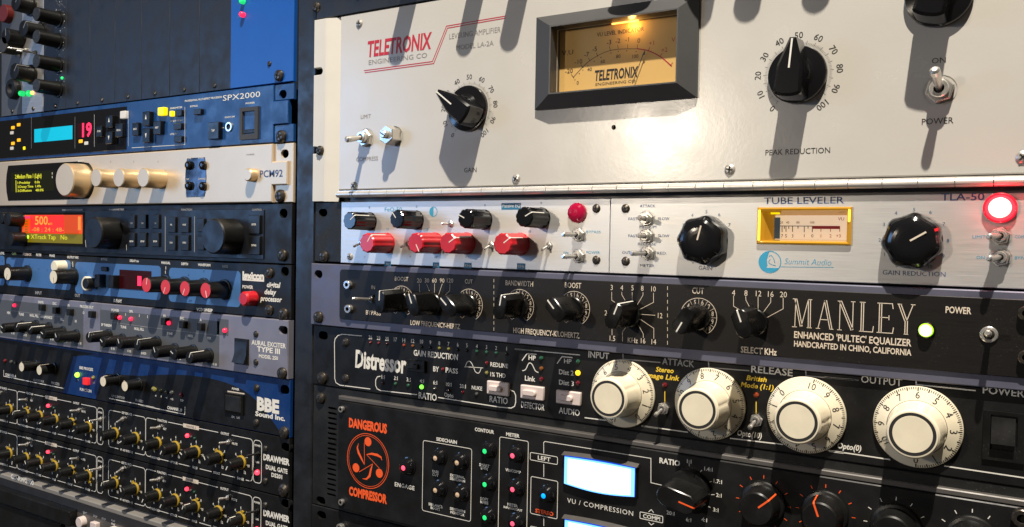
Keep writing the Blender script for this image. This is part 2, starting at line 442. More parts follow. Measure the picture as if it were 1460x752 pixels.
def toggle(u, x, z, r, ang, L=15, tilt=28, nut='chrome', flat=True, h=0., lever='chrome', name='toggle_switch', rl=None):
    """bat-handle toggle: hexagon nut and bushing, lever as a sub-part leaning towards ang"""
    def fn():
        b = MB(); b.lathe([(r*1.12, 0), (r*1.12, .25)], 24)
        b.slab([(r*sin(R(-60*i+15)), r*cos(R(-60*i+15))) for i in range(6)], .25, r*.55, 0, r*.08)
        b.lathe([(r*.66, r*.5), (r*.66, r*1.0), (r*.6, r*1.08), (r*.36, r*1.08), (r*.3, r*.7, 1), (.01, r*.7, 1)], 24)
        return b.mesh('toggle_switch', [nut, 'recess'])
    o = u.inst(name, cache(('tog', r, nut), fn), x, z, h, 0)
    def fl():
        b = MB(); q = rl or r*.27; t = R(tilt); prof = [(q*.8, r*.6), (q*.85, r), (q*1.15, r+L*.75), (q*1.1, r+L*.93), (q*.6, r+L), (.01, r+L)]
        b.lathe(prof, 16)
        b.v = [(px, r*.8+(ph-r*.8)*cos(t)-pz*sin(t), (ph-r*.8)*sin(t)+pz*cos(t)) for px, ph, pz in b.v]
        return b.mesh('lever', [lever])
    u.inst('lever', cache(('lev', r, L, tilt, lever, rl), fl), x, z, h, ang, parent=o)
    return o
def button(u, x0, x1, z0, z1, h0, h1, m, name='push_button', r=.6, ch=.5, label=None, taper=.0):
    b = MB(); b.slab(rrect(x0, x1, z0, z1, r, 3), h0, h1, 0, ch, taper=taper)
    return u.part(name, b, m, label)
def screw(u, x, z, r=3.6, m='black_screw', h=0., name='mounting_screw'):
    return u.inst(name, screw_mesh(r, m), x, z, h, random.uniform(0, 90))
def led(u, x, z, r, m, h=0., L=.4, dome=.8, name='indicator_light'): return u.inst(name, led_mesh(r, L, m, dome), x, z, h)
def panel(u, x0, x1, z0, z1, m, h0=-3., h1=0., holes=(), ch=.4, r=0, name='front_panel', label=None):
    b = MB(); b.slab(rrect(x0, x1, z0, z1, r) if r else rect(x0, x1, z0, z1), h0, h1, 0, ch, holes)
    return u.part(name, b, m, label)
def body(u, x0, x1, z0, z1, m='void', d=60, h=-3.2, name='chassis'):
    b = MB(); b.box(x0, x1, z0, z1, h-d, h); return u.part(name, b, m)
def ring_nut(u, x, z, r, m='chrome', h=0., name='jack_socket'):
    b = MB(); b.lathe([(r, 0), (r, .8), (r*.9, 1.1), (r*.62, 1.1), (r*.58, .2, 1), (.01, .2, 1)], 24)
    return u.inst(name, b.mesh(name, [m, 'recess']), x, z, h)
U = 44.45
def T(u, c, txt, a, b, cp, col='white_ink', h=.12, **k):
    p0 = c(*a, h); p1 = c(*b, h) if b else None
    cap = c(a[0], a[1]-cp, h)[1]-p0[1]
    u.text(txt, p0, p1, cap, col, h, **k)
def N(u, c, txt, x, y, cp, col='white_ink', h=.12, asp=1., ang=0, bold=0., name='lettering'):
    """short text centred on a measured point"""
    p = c(x, y, h); cap = c(x, y-cp, h)[1]-p[1]
    u.num(txt, p[0], p[1], cap, ang, col, h, asp, bold, name)
def LN(u, c, pts, w, col='white_ink', h=.11, closed=False, name='printed_lines'):
    u.line([c(x, y, h) for x, y in pts], w, col, h, closed, name)
def xcyl(mb, x0, x1, h, z, r, mi=0, n=14):
    vs = []
    for x in (x0, x1): vs += [(x, h+r*cos(2*pi*i/n), z+r*sin(2*pi*i/n)) for i in range(n)]
    mb.add(vs, [(i, (i+1) % n, n+(i+1) % n, n+i) for i in range(n)], mi, True)
    mb.add(vs, [tuple(range(n))[::-1], tuple(range(n, 2*n))], mi)
def rings(mb, rs, mi=0):
    """nested rectangles (x0, x1, z0, z1, h) joined into one frame"""
    for a, b in zip(rs, rs[1:]):
        v = [(x, r[4], z) for r in (a, b) for x, z in rect(*r[:4])]
        mb.add(v, [(i, (i+1) % 4, 4+(i+1) % 4, 4+i) for i in range(4)], mi)
def bbox(pts):
    xs = [p[0] for p in pts]; zs = [p[1] for p in pts]; return min(xs), max(xs), min(zs), max(zs)
def qrect(c, tl, tr, br, bl, h=0.):
    a, b, d, e = (c(*q, h) for q in (tl, tr, br, bl))
    return (a[0]+e[0])/2, (b[0]+d[0])/2, (e[1]+d[1])/2, (a[1]+b[1])/2
def ear_holes(c, pts, w=8.5, hh=6.): return [stadium(*c(x, y), w, hh) for x, y in pts]
g = mat('pane_glass', (.01, .01, .01), .04); g.node_tree.nodes['Principled BSDF'].inputs['Alpha'].default_value = .05

# ================================================================== the rack itself
rk = Unit('equipment_rack', 'tall dark steel rack post dividing the two columns of audio units', 'rack', -10.5, -240)
b = MB(); b.slab(rect(-19.6, -.8, -330, 420), -30, -.6, 0, .8); rk.part('upright_post', b, 'navy_steel')
b = MB(); b.box(-520, 500, -330, 420, -75, -70); rk.part('back_panel', b, 'void')
b = MB(); b.slab(rect(482.9, 500, -330, 420), -70, -.6, 0, .8); rk.part('side_post', b, 'navy_steel')
b = MB(); b.slab(rect(-522, -503.8, -330, 420), -70, -.6, 0, .8); rk.part('side_post', b, 'navy_steel')

# ================================================================== unit above the big amplifier
def notch_panel(u, x0, x1, nx, z0, z1, nb, nt, m, h0, h1, ch=.5, name='front_panel'):
    b = MB(); b.slab([(x0, z0), (nx, z0), (nx, z0+nb), (x1, z0+nb), (x1, z1-nt), (nx, z1-nt), (nx, z1), (x0, z1)], h0, h1, 0, ch); return u.part(name, b, m)
c = crop(440, 0, 2.594)
zt = P(447, 27)[1]; zl = (zt+P(632, 0)[1])/2
tp = Unit('rack_unit', 'dark navy rack unit just above the beige amplifier, only its bottom edge in view', 'rack unit', 0, zl)
panel(tp, 0, 482.6, zl, zl+U, 'navy_steel', -3, .6)
body(tp, 18, 464, zl+1, zl+U)
screw(tp, *P(452, 11), 3.8); screw(tp, 7.5, zl+37, 3.8)
tp.inst('rivet', led_mesh(1.8, .3, 'steel_screw', .5), *P(512, -4), .6)
for i, (x, q) in enumerate(((86, 7), (141, 6.6), (174, 7), (252, 13), (292, 8), (318, 7.2), (352, 7))):
    tp.inst('knob', round_mesh(q, 24, 'black_satin', None, 'white_ink'), x+4, zl+18+3*(i % 2)*0, .6, -40+37*i)
tp.finish()

# ================================================================== beige levelling amplifier, 3 units high
z1 = P(482, 24.3)[1]; z0 = (P(486, 275.6)[1]+P(1460, 241)[1])/2; xl = (P(482, 24)[0]+P(486, 275)[0])/2
la = Unit('leveling_amplifier', 'beige levelling amplifier with amber meter, three units high', 'amplifier', 0, z0)
A1 = crop(440, 0, 2.594); A2 = crop(740, 0, 2.594); A3 = crop(1040, 0, 2.593)
nut_hole = circ(*A2(350, 472), 1.5, 14)
HC = -3.5
ix0, ix1, iz0, iz1 = qrect(A2, (112, 104), (583, 36), (585, 298), (125, 349), 6.5)
panel(la, xl, 474, z0, z1, 'putty_paint', -3, 0, [nut_hole, rect(ix0+.3, ix1-.3, iz0+.3, iz1-.3)], ch=.7)
b = MB(); zb = P(447, 290)[1]+1
zt_ = z1-.5; sa = P(457, 103)[1]; sb = P(453, 215)[1]
def notch(z, d, r): return [(.2, z+r)]+[(d-r+r*cos(R(a)), z+r*sin(R(a))) for a in range(90, -91, -18)]+[(.2, z-r)]
b.slab([(.2, zb), (11.5, zb), (11.5, zt_), (.2, zt_)]+notch(sa, 9, 2.6)+notch(sb, 5.5, 2.6), -1.5, 2.6, 0, .3)
la.part('mounting_ear', b, 'ivory_paint')
b = MB(); b.add([(11.5, 2.6, zb), (13.6, 2.3, zb), (xl-.3, -1.2, zb), (11.5, 2.6, z1-.5), (13.6, 2.3, z1-.5), (xl-.3, -1.2, z1-.5), (11.5, -3, zb), (xl-.3, -3, zb), (11.5, -3, z1-.5), (xl-.3, -3, z1-.5)],
             [(0, 1, 4, 3), (1, 2, 5, 4), (0, 6, 7, 2, 1), (3, 4, 5, 9, 8)], 0, False)
la.part('bent_edge', b, 'ivory_paint')
body(la, xl+2, 466, z0+2, z1-2, h=-9)
screw(la, *P(457, 215, 2.6), 3.5, 'black_screw', 2.6)
for q in ((A1, 188, 88), (A1, 168, 688), (A1, 768, 662), (A2, 780, 628), (A3, 1085, 582)): screw(la, *q[0](q[1], q[2]), 3.0, 'steel_screw', -.8, 'panel_screw')
T(la, A1, 'TELETRONIX', (218, 210), (455, 180), 55, 'crimson_ink', bold=.028, shear=.12)
T(la, A1, 'ENGINEERING CO', (222, 241), (438, 213), 17, 'ash_ink')
for d in (0, 7.5):
    LN(la, A1, [(205+d*.3, 262+d), (458+d*.6, 228+d), (510+d*.5, 97+d), (727, 60+d)], .55, 'crimson_ink')
T(la, A1, 'LEVELING AMPLIFIER', (520, 147), (710, 118), 19, 'ash_ink'); T(la, A1, 'MODEL LA-2A', (545, 187), (684, 168), 18, 'ash_ink')
T(la, A1, 'LIMIT', (193, 440), (230, 437), 14, 'ash_ink'); T(la, A1, 'COMPRESS', (176, 598), (256, 594), 15, 'ash_ink'); T(la, A1, 'GAIN', (575, 640), (621, 636), 17, 'black_ink')
T(la, A3, 'PEAK REDUCTION', (133, 575), (372, 566), 20, 'black_ink'); T(la, A3, 'ON', (748, 236), (800, 232), 20, 'black_ink'); T(la, A3, 'POWER', (711, 462), (828, 456), 22, 'black_ink')
def la_dial(x, z):
    for n in range(0, 101):
        a = (n-50)*2.85
        if n % 10 == 0: la.num(str(n), x+20.4*sin(R(a)), z+20.4*cos(R(a)), 3.1, a, 'black_ink')
        r0, r1 = (15.6, 17.6) if n % 5 == 0 else (15.6, 16.8)
        la.line([(x+r0*sin(R(a)), z+r0*cos(R(a))), (x+r1*sin(R(a)), z+r1*cos(R(a)))], .16, 'black_ink' if n % 5 == 0 else 'grey_ink', name='scale_ticks')
gk = P(668.5, 155.5); pk = P(1137.5, 107.5); tk = P(1339, -5)
for (p, a) in ((gk, -53), (pk, 5), (tk, 14)):
    la.inst('knob', beak_mesh(14.7), *p, 0, a)
la_dial(*gk); la_dial(*pk)
c3 = crop(480, 160, 5.786)
toggle(la, *c3(246, 216), 6.1, 185, 14.5, 12, rl=1.9, nut='nickel', lever='nickel')
x, z = c3(480, 200)
b = MB(); b.lathe([(6.9, 0), (6.9, .4)], 24); b.slab([(6.6*sin(R(-60*i+28)), 6.6*cos(R(-60*i+28))) for i in range(6)], .4, 9.5, 0, .6)
b.lathe([(2.6, 9.4), (2.6, 12.5), (2.1, 13), (.01, 13)], 20); b.box(-2.2, 2.2, -.35, .35, 12.6, 13.06, 1)
la.inst('trimmer_shaft', b.mesh('trimmer_shaft', ['nickel', 'recess']), x, z, 0, 30)
toggle(la, *P(1340.5, 129), 6.4, -8, 14, 26, rl=2, nut='nickel', lever='nickel')
# --- meter
ox0, ox1, oz0, oz1 = qrect(A2, (62, 58), (662, -12), (660, 355), (62, 412), 2.)
hb = 7.6
b = MB(); rings(b, [(ox0, ox1, oz0, oz1, 0), (ox0, ox1, oz0, oz1, 2.2), (ix0-.8, ix1+.8, iz0-.8, iz1+.8, hb), (ix0, ix1, iz0, iz1, hb-.1), (ix0+.4, ix1-.4, iz0+.4, iz1-.4, HC-.5)])
me_ = la.part('meter', b, 'meter_bezel')
b = MB(); b.box(ix0-2, ix1+2, iz0-2, iz1+2, HC-1, HC); la.part('meter_scale', b, 'meter_card', parent=me_)
def mt(txt, a, bb, cp, col='black_ink', **k): T(la, A2, txt, a, bb, cp, col, HC+.12, name='meter_lettering', **k)
T(la, A2, 'VU LEVEL INDICATOR', (288, 138), (462, 114), 15, 'black_ink', HC+.12, name='meter_lettering')
mt('V.U', (158, 207), (200, 201), 17); mt('TELETRONIX', (280, 300), (440, 283), 36, bold=.028, shear=.12); mt('ENGINEERING CO', (283, 318), (430, 305), 10)
for t, xx, yy in (('-20', 185, 263), ('-10', 220, 229), ('-7', 250, 202), ('-5', 280, 182), ('-3', 333, 157), ('-2', 366, 152), ('-1', 400, 147), ('0', 443, 151)): N(la, A2, t, xx, yy, 17, 'black_ink', HC+.12, name='meter_lettering')
for t, xx, yy in (('+1', 490, 160), ('+2', 538, 185), ('V', 571, 147)): N(la, A2, t, xx, yy, 16, 'crimson_ink', HC+.12, name='meter_lettering')
for t, xx, yy in (('0', 217, 307), ('40', 261, 257), ('60', 310, 228), ('80', 367, 209), ('100', 430, 209)): N(la, A2, t, xx, yy, 13, 'black_ink', HC+.12, name='meter_lettering')
def arcpts(c, pts, h, n=20):
    """smooth curve through measured points"""
    q = [c(x, y, h) for x, y in pts]; q = [q[0]]+q+[q[-1]]; o = []
    for i in range(1, len(q)-2):
        for k in range(n):
            t = k/n; o.append(tuple(.5*(2*q[i][j]+(q[i+1][j]-q[i-1][j])*t+(2*q[i-1][j]-5*q[i][j]+4*q[i+1][j]-q[i+2][j])*t*t+(3*q[i][j]-q[i-1][j]-3*q[i+1][j]+q[i+2][j])*t**3) for j in (0, 1)))
    o.append(q[-2]); return o
la.line(arcpts(A2, [(200, 287), (262, 225), (340, 187), (438, 181)], HC+.1), .3, 'black_ink', HC+.1, name='meter_scale_lines')
la.line(arcpts(A2, [(438, 181), (480, 189), (525, 212), (565, 246)], HC+.1), .6, 'crimson_ink', HC+.1, name='meter_scale_lines')
for (xa, ya, xb, yb) in ((203, 290, 193, 275), (238, 252, 228, 240), (263, 228, 256, 215), (291, 210, 286, 196), (338, 187, 334, 172), (367, 181, 365, 167), (402, 180, 401, 164), (437, 181, 439, 165)):
    LN(la, A2, [(xa, ya), (xb, yb)], .28, 'black_ink', HC+.1, name='meter_scale_lines')
for (xa, ya, xb, yb) in ((478, 188, 484, 175), (520, 210, 530, 198), (560, 243, 569, 232)): LN(la, A2, [(xa, ya), (xb, yb)], .35, 'crimson_ink', HC+.1, name='meter_scale_lines')
for xx, yy in ((207, 296), (223, 273), (236, 260), (254, 244), (278, 228), (303, 213), (340, 197), (367, 191), (398, 189), (433, 192)):
    la.ink('black_ink', name='meter_scale_lines').disc(*A2(xx, yy, HC+.1), .32, HC+.1, n=8)
hn = HC+2.; b = MB(); b.stroke([A2(419, 311, hn), A2(458, 205, hn)], .45, hn); p = A2(460, 200, hn)
b.add([(p[0]-.9, hn+.02, p[1]-1), (p[0]+1.0, hn+.02, p[1]-.6), (p[0]+1.0, hn+.02, p[1]+2.4)], [(0, 1, 2)]); la.part('needle', b, 'black_ink', parent=me_)
b = MB(); b.box(ix0+.2, ix1-.2, iz0+.2, iz1-.2, 3.4, 4.0); la.part('window_pane', b, 'pane_glass', parent=me_)
b = MB(); xcyl(b, ix0+36, ix1-26, -.6, iz1-.9, .45); la.part('scale_lamp', b, 'amber_lit', parent=me_)
lamp('meter_bulb', 'POINT', (ix0+(ix1-ix0)*.62, 0, iz1-2.6), (0, 0, 0), .007, (1, .58, .16), .002)
b = MB(); xs_ = xl+1
# --- hinge along the bottom
seg = 15.6; n_ = 0; b = MB()
while xs_ < 470:
    xcyl(b, xs_, xs_+seg-.4, 1.6, z0-3.4, 2.25); xs_ += seg
b.box(xl, 472, z0-1.6, z0-.6, -1, .8)
la.part('piano_hinge', b, 'satin_steel')
b = MB(); b.box(xl-1, 474, z0-9, z0-1, -9, -7); la.part('lower_lip', b, 'grey_metal')
la.finish()

# ================================================================== tray and the two half-width units
c4 = crop(440, 260, 4.5625); c5 = crop(680, 260, 4.5625); c6 = crop(940, 240, 4.423); c7 = crop(1200, 240, 4.423)
tz1 = (P(486, 292.9)[1]+P(868, 283)[1]+P(1460, 268)[1])/3; tz0 = (P(486, 379.8)[1]+P(870, 388.5)[1]+P(1460, 406)[1])/3
x0 = (P(486, 293)[0]+P(486, 380)[0])/2; xm = P(870, 335)[0]
tr = Unit('rack_tray', 'black rack tray ear left of the red-knobbed half-width unit', 'rack tray', 0, tz0)
panel(tr, .3, x0-.4, tz0+.3, tz1, 'dusty_black', -3, -.4, [stadium(*P(460, 303.5), 8.5, 5.6)])
screw(tr, *P(462, 366), 4.2, 'black_screw', -.4); screw(tr, 475, tz0+7, 4.2, 'black_screw', -.4)
b = MB(); b.box(x0, 466, tz0-.8, tz0-.2, -60, -4); tr.part('shelf', b, 'dusty_black')
panel(tr, 466.5, 482.6, tz0+.3, tz1, 'dusty_black', -3, -.4, name='right_ear')
fq = Unit('half_width_equalizer', 'silver half-width equalizer with black and red fluted knobs', 'equalizer', x0, tz0)
panel(fq, x0, xm-.3, tz0, tz1, 'aluminium', -3, 0, ch=.3); body(fq, x0+2, xm-3, tz0+2, tz1-2)
for (q, x, y) in ((c4, 270, 485), (c5, 777, 172), (c5, 777, 507)): screw(fq, *q(x, y), 2.7, 'black_screw' if q is c5 else 'steel_screw', -.7, 'panel_screw')
for (q, x, y, a) in ((c4, 265, 250, 52), (c4, 572, 240, -40), (c4, 1020, 237, -65), (c5, 305, 226, 62)):
    fq.inst('knob', flute_mesh(6.4, 20.5, 'black_gloss'), *q(x, y, 20.5), 0, a, 'black fluted knob')
for (q, x, y, a) in ((c4, 378, 395, 35), (c4, 695, 395, 152), (c4, 905, 397, 58), (c5, 165, 402, 55)):
    fq.inst('knob', flute_mesh(7.0, 20.5, 'red_plastic'), *q(x, y, 20.5), 0, a, 'red fluted knob')
for (q, x, y) in ((c4, 925, 272), (c4, 345, 398), (c4, 650, 400), (c5, 95, 412), (c5, 470, 415)):
    toggle(fq, *q(x, y), 2.2, -90 if y == 272 else 205, 6.5 if y == 272 else 5.5, 10 if y == 272 else 28, rl=.75, name='mini_toggle')
for y in (342, 482): toggle(fq, *c5(664, y), 4.1, -92, 12.5, 10, rl=1.25, nut='nickel', lever='nickel')
b = MB(); b.lathe([(6, 0), (6, 1.5), (5.4, 2.7), (4, 3.7), (2.2, 4.3), (.01, 4.4)], 13, smooth=False)
fq.inst('jewel_lamp', b.mesh('jewel_lamp', ['ruby_lens']), *c5(655, 200), 0, 12)
T(fq, c5, 'BYPASS', (712, 332), (804, 333), 17, 'cyan_ink'); T(fq, c5, 'POWER', (712, 466), (800, 466), 17, 'cyan_ink'); T(fq, c5, 'ON', (562, 468), (595, 468), 15, 'cyan_ink')
T(fq, c4, 'FeQ-50', (495, 192), (606, 188), 26, 'cyan_ink')
p = c4(812, 192); fq.line(arc(*p, 3.1, 0, 360, 30)[:-1], .4, 'cyan_ink', closed=True); fq.ink('cyan_ink', name='printed_lines').slab([(p[0]+3*cos(R(t)), p[1]+3*sin(R(t))) for t in range(90, 271, 15)], .05, .12)
for (q, x, y, t, w) in ((c4, 515, 532, 'Hz', 42), (c4, 830, 540, 'Hz', 42), (c4, 1037, 543, 'KHz', 48), (c5, 288, 547, 'KHz', 54)):
    a = q(x-w/2, y); d = q(x+w/2, y); fq.ink('blue_tag', name='printed_tag').quad(a[0], d[0], a[1]-1.7, a[1]+1.9, .1); N(fq, q, t, x, y, 18, 'white_ink', .2)
a = c5(160, 158); d = c5(287, 158); fq.ink('blue_tag', name='printed_tag').quad(a[0], d[0], a[1]-2.1, a[1]+2.1, .1); T(fq, c5, 'Passive EQ', (166, 165), (282, 164), 22, 'white_ink', .2)
for (q, x, y) in ((c4, 395, 165), (c4, 702, 160), (c4, 1147, 150), (c5, 418, 135)): N(fq, q, '0', x, y, 15, 'navy_ink')
for (q, x, y, t) in ((c4, 365, 487, '<'), (c4, 660, 487, '^'), (c4, 828, 487, '60'), (c4, 1030, 487, '4 5'), (c5, 343, 322, '10'), (c4, 515, 305, '10'), (c4, 770, 305, '10')): N(fq, q, t, x, y, 16, 'cyan_ink')
fq.finish()

tl = Unit('half_width_compressor', 'silver half-width tube compressor with amber meter and glowing red lamp', 'compressor', xm, tz0)
mx0, mx1, mz0, mz1 = qrect(c6, (620, 250), (1215, 243), (1215, 478), (622, 485), .3)
panel(tl, xm, 466, tz0, tz1, 'aluminium', -3, .3, [rect(mx0+.3, mx1-.3, mz0+.3, mz1-.3)], ch=.3); body(tl, xm+2, 464, tz0+2, tz1-2, h=-8)
for y in (172, 515): screw(tl, *c5(969, y), 2.7, 'black_screw', -.4, 'panel_screw')
for y, dx in ((238, 0), (350, 0), (462, 8)): toggle(tl, *c5(1108+dx, y), 4.2, 90 if y < 400 else -92, 11 if y < 400 else 14.5, 8 if y < 400 else 9, rl=1.3, h=.3, nut='nickel', lever='nickel')
for t, a, bb in (('ATTACK', (1060, 165), (1160, 163)), ('FAST', (985, 248), (1045, 248)), ('SLOW', (1178, 247), (1252, 246)), ('MEDIUM', (1058, 300), (1166, 301)), ('FAST', (985, 358), (1045, 359)),
                 ('SLOW', (1178, 358), (1252, 358)), ('RELEASE', (1047, 411), (1166, 412)), ('OUT', (945, 466), (1000, 467)), ('RED.', (1172, 471), (1236, 471)), ('METER', (1062, 551), (1155, 552))):
    T(tl, c5, t, a, bb, 18, 'indigo_ink' if t in ('ATTACK', 'METER', 'SLOW') else 'navy_ink', .42)
gx = c6(290, 455, .3); rx_ = c7(452, 460, .3)
tl.inst('knob', scallop_mesh(12.6, 13), *gx, .3, 14); tl.inst('knob', scallop_mesh(12.6, 13), *rx_, .3, 58)
for x, y, n in ((150, 360, 3), (208, 297, 4), (297, 275, 5), (378, 293, 6), (442, 357, 7), (212, 592, 0)): N(tl, c6, str(n), x, y, 20, 'navy_ink', .42)
for x, y, n in ((347, 615, 0), (270, 545, 1), (240, 453, 2), (267, 355, 3), (343, 283, 4), (457, 262, 5), (560, 278, 6), (645, 352, 7), (670, 457, 8), (642, 553, 9), (558, 622, 10)): N(tl, c7, str(n), x, y, 21, 'navy_ink', .42)
T(tl, c6, 'GAIN', (248, 643), (332, 643), 26, 'indigo_ink', .42); T(tl, c6, 'TUBE LEVELER', (660, 228), (1165, 220), 40, 'indigo_ink', .42, bold=.008)
T(tl, c7, 'GAIN REDUCTION', (258, 676), (655, 680), 28, 'indigo_ink', .42); T(tl, c7, 'TLA-50', (625, 206), (900, 200), 44, 'indigo_ink', .42, bold=.01)
T(tl, c7, 'LIMIT', (825, 443), (908, 444), 19, 'cyan_ink', .42); T(tl, c7, 'COMP', (1092, 442), (1165, 443), 19, 'cyan_ink', .42); T(tl, c7, 'ON', (850, 572), (902, 573), 19, 'cyan_ink', .42); T(tl, c7, 'BYPASS', (1092, 575), (1195, 577), 19, 'cyan_ink', .42)
T(tl, c6, 'Summit Audio', (790, 608), (1085, 612), 38, 'cyan_ink', .42, shear=.2, bold=-.012)
LN(tl, c6, [(760, 622), (1100, 626)], .25, 'cyan_ink', .41)
p = c6(697, 592, .42); tl.line(arc(*p, 5.6, 0, 360, 40)[:-1], .45, 'cyan_ink', .42, closed=True)
tl.ink('cyan_ink', name='printed_lines').slab([(p[0]+5.4*cos(R(t))*(1 if abs(cos(R(t))) > .2 else .5), p[1]+5.4*sin(R(t))) for t in range(100, 250, 10)]+[(p[0]-1.2, p[1]-2), (p[0]-1.6, p[1]+1)], .35, .43)
tl.ink('cyan_ink', name='printed_lines').slab([(p[0]+5.3*cos(R(t)), p[1]+5.3*sin(R(t))) for t in range(215, 326, 10)], .35, .44)
tl.line(arcpts(c6, [(700, 575), (690, 590), (700, 605), (735, 615)], .43), .3, 'cyan_ink', .43); tl.line(arcpts(c6, [(690, 560), (705, 550), (722, 575), (728, 600)], .43), .3, 'cyan_ink', .43)
# meter: clear amber frame and recessed pale scale, glow put into both materials
mx0, mx1, mz0, mz1 = qrect(c6, (620, 250), (1215, 243), (1215, 478), (622, 485), .3)
b = MB(); rings(b, [(mx0, mx1, mz0, mz1, .3), (mx0, mx1, mz0, mz1, 1.6), (mx0+.8, mx1-.8, mz0+.8, mz1-.8, 2.2), (mx0+2.2, mx1-2.2, mz0+1.6, mz1-1.6, 1.2), (mx0+7.6, mx1-2.4, mz0+2.6, mz1-4.0, -6)])
mm = tl.part('meter', b, 'amber_clear_glow')
b = MB(); b.box(mx0+1, mx1-1, mz0+1, mz1-1, -6.6, -5.8); tl.part('meter_scale', b, 'glowing_card', parent=mm)
c8 = crop(1060, 280, 6.267)
for t, x, y, m in (('7', 345, 355, 'black_ink'), ('5', 380, 355, 'black_ink'), ('3', 438, 355, 'black_ink'), ('1', 543, 353, 'black_ink'), ('0', 615, 355, 'black_ink'), ('1', 692, 355, 'crimson_ink'), ('2', 778, 355, 'crimson_ink'), ('+3', 848, 355, 'crimson_ink'), ('VU', 872, 203, 'crimson_ink')):
    N(tl, c8, t, x, y, 28, m, -5.6, name='meter_lettering')
for t, x in (('20', 340), ('40', 395), ('80', 487), ('100', 615)): N(tl, c8, t, x, 235, 20, 'black_ink', -5.6, name='meter_lettering')
a = c8(315, 266, -5.6); d = c8(615, 266, -5.6); tl.line([a, (d[0], a[1])], .35, 'black_ink', -5.6, name='meter_scale_lines')
for x, y in ((345, 320), (380, 318), (438, 320), (543, 322), (615, 322), (365, 292), (405, 292), (487, 290), (577, 290)): LN(tl, c8, [(x, 266), (x, y)], .35, 'black_ink', -5.6, name='meter_scale_lines')
for x in (692, 778, 860): LN(tl, c8, [(x, 280), (x, 318)], .3, 'crimson_ink', -5.6, name='meter_scale_lines')
a = c8(615, 265, -5.58); d = c8(862, 294, -5.58); tl.ink('crimson_ink', name='meter_scale_lines').quad(a[0], d[0], d[1], a[1], -5.58)
b = MB(); a = c8(258, 190, -5.2); d = c8(322, 380, -5.2); b.box(a[0], d[0], d[1], a[1], -5.8, -5.4); tl.part('needle_cover', b, 'sky_blue', parent=mm)
b = MB(); xcyl(b, mx0+6, mx0+10.5, -2.6, mz1-2.6, .9); tl.part('scale_lamp', b, 'sun_lit', parent=mm)
for xa in (mx0+.5, mx1-1.7):
    b = MB(); b.slab(rrect(xa, xa+1.2, (mz0*.4+mz1*.6) if xa > mx0+5 else mz0+1.5, mz1-1.2, .5, 3), 1.4, 2.3, 0, .2); tl.part('frame_edge_glow', b, 'amber_edge_glow', parent=mm)  # glow strips added where the frame edges look lit
b = MB(); b.box(mx0+.6, mx1-.6, mz0+.6, mz1-.6, -.6, -.2); tl.part('window_pane', b, 'pane_glass', parent=mm)
b = MB(); xx, zz = c7(1000, 252, .3); b.lathe([(6.9, 0), (6.9, 2.2), (6.4, 2.6), (6, 2.4), (5.9, 1.8)], 32)
q = tl.inst('jewel_lamp', b.mesh('jewel_lamp', ['red_rim']), xx, zz, .3)
b = MB(); b.lathe([(5.9, 1.5), (5.6, 2.6), (4.6, 3.8), (3.6, 4.4, 1), (.01, 4.8, 1)], 28); tl.inst('lens', b.mesh('lens', ['red_lit', 'redhot_lit']), xx, zz, .3, parent=q)
lamp('red_lamp_glow', 'POINT', (xx, 9, zz), (xx, 0, zz), .014, (1, .015, .02), .004)
for y in (428, 562): toggle(tl, *c7(1000, y, .3), 4.1, -97, 11.5, 20, rl=1.35, h=.3, nut='nickel', lever='nickel')
tl.finish()
# ================================================================== black engraved equalizer with bar knobs
A8 = crop(440, 370, 4.5625); B1 = crop(700, 380, 4.867); B2 = crop(950, 380, 5.372); B3 = crop(1110, 380, 4.171); c5a = crop(500, 380, 6.636)
mz1 = tz0-1.2; mz0 = (P(444, 465.2)[1]+P(930, 509.9)[1]+P(1460, 548)[1])/3
mn = Unit('equalizer', 'black engraved equalizer with bar knobs and a round green light', 'equalizer', 0, mz0)
panel(mn, .3, 482.3, mz0, mz1, 'lilac_anodised', -3, 3, [stadium(*A8(64, 97, 3), 8, 6), stadium(475, mz1-7, 8, 6)], ch=.5)
px0 = A8(200, 250, 4.2)[0]; pz1 = (A8(220, 86, 4.2)[1]+B1(700, 92, 4.2)[1]+B3(700, 145, 4.2)[1])/3; pz0 = (A8(220, 412, 4.2)[1]+B1(700, 520, 4.2)[1]+B3(700, 566, 4.2)[1])/3
panel(mn, px0, 466, pz0, pz1, 'black_brushed', 3, 4.2, r=2.4, ch=.25, name='engraved_plate')
body(mn, 18, 464, mz0+1, mz1-1)
H = 4.2; HT = 4.32
screw(mn, *A8(68, 376, 3), 4.3, 'black_screw', 3); screw(mn, 475, mz0+7, 4.3, 'black_screw', 3)
for p in (A8(240, 166, 8), A8(245, 324, 8)): mn.inst('cap_screw', socket_mesh(3.0, 'chrome'), *p, H)
for p in (P(1463, 447, 6), P(1463, 510, 6)): mn.inst('cap_screw', socket_mesh(3.2, 'black_screw'), *p, H)
def Tm(c, t, a, b, cp, col='cream_ink', **k): T(mn, c, t, a, b, cp, col, HT, **k)
Tm(A8, 'BOOST', (561, 143), (648, 137), 26, bold=.01); Tm(A8, 'CUT', (1016, 159), (1067, 157), 27, bold=.01); Tm(A8, 'BYPASS', (373, 360), (469, 364), 27, bold=.01); N(mn, A8, 'IN', 420, 182, 24, 'cream_ink', HT)
Tm(A8, 'LOW FREQUENCY-HERTZ', (662, 432), (986, 448), 30, bold=.015); Tm(B1, 'BANDWIDTH', (101, 134), (292, 137), 34, bold=.01); Tm(B1, 'BOOST', (513, 149), (626, 151), 36, bold=.01)
Tm(B1, 'HIGH FREQUENCY-KILOHERTZ', (154, 464), (613, 497), 36, bold=.015); Tm(B2, 'CUT', (198, 210), (288, 210), 46, bold=.01); Tm(B2, 'SELECT KHz', (570, 660), (845, 682), 46, bold=.02)
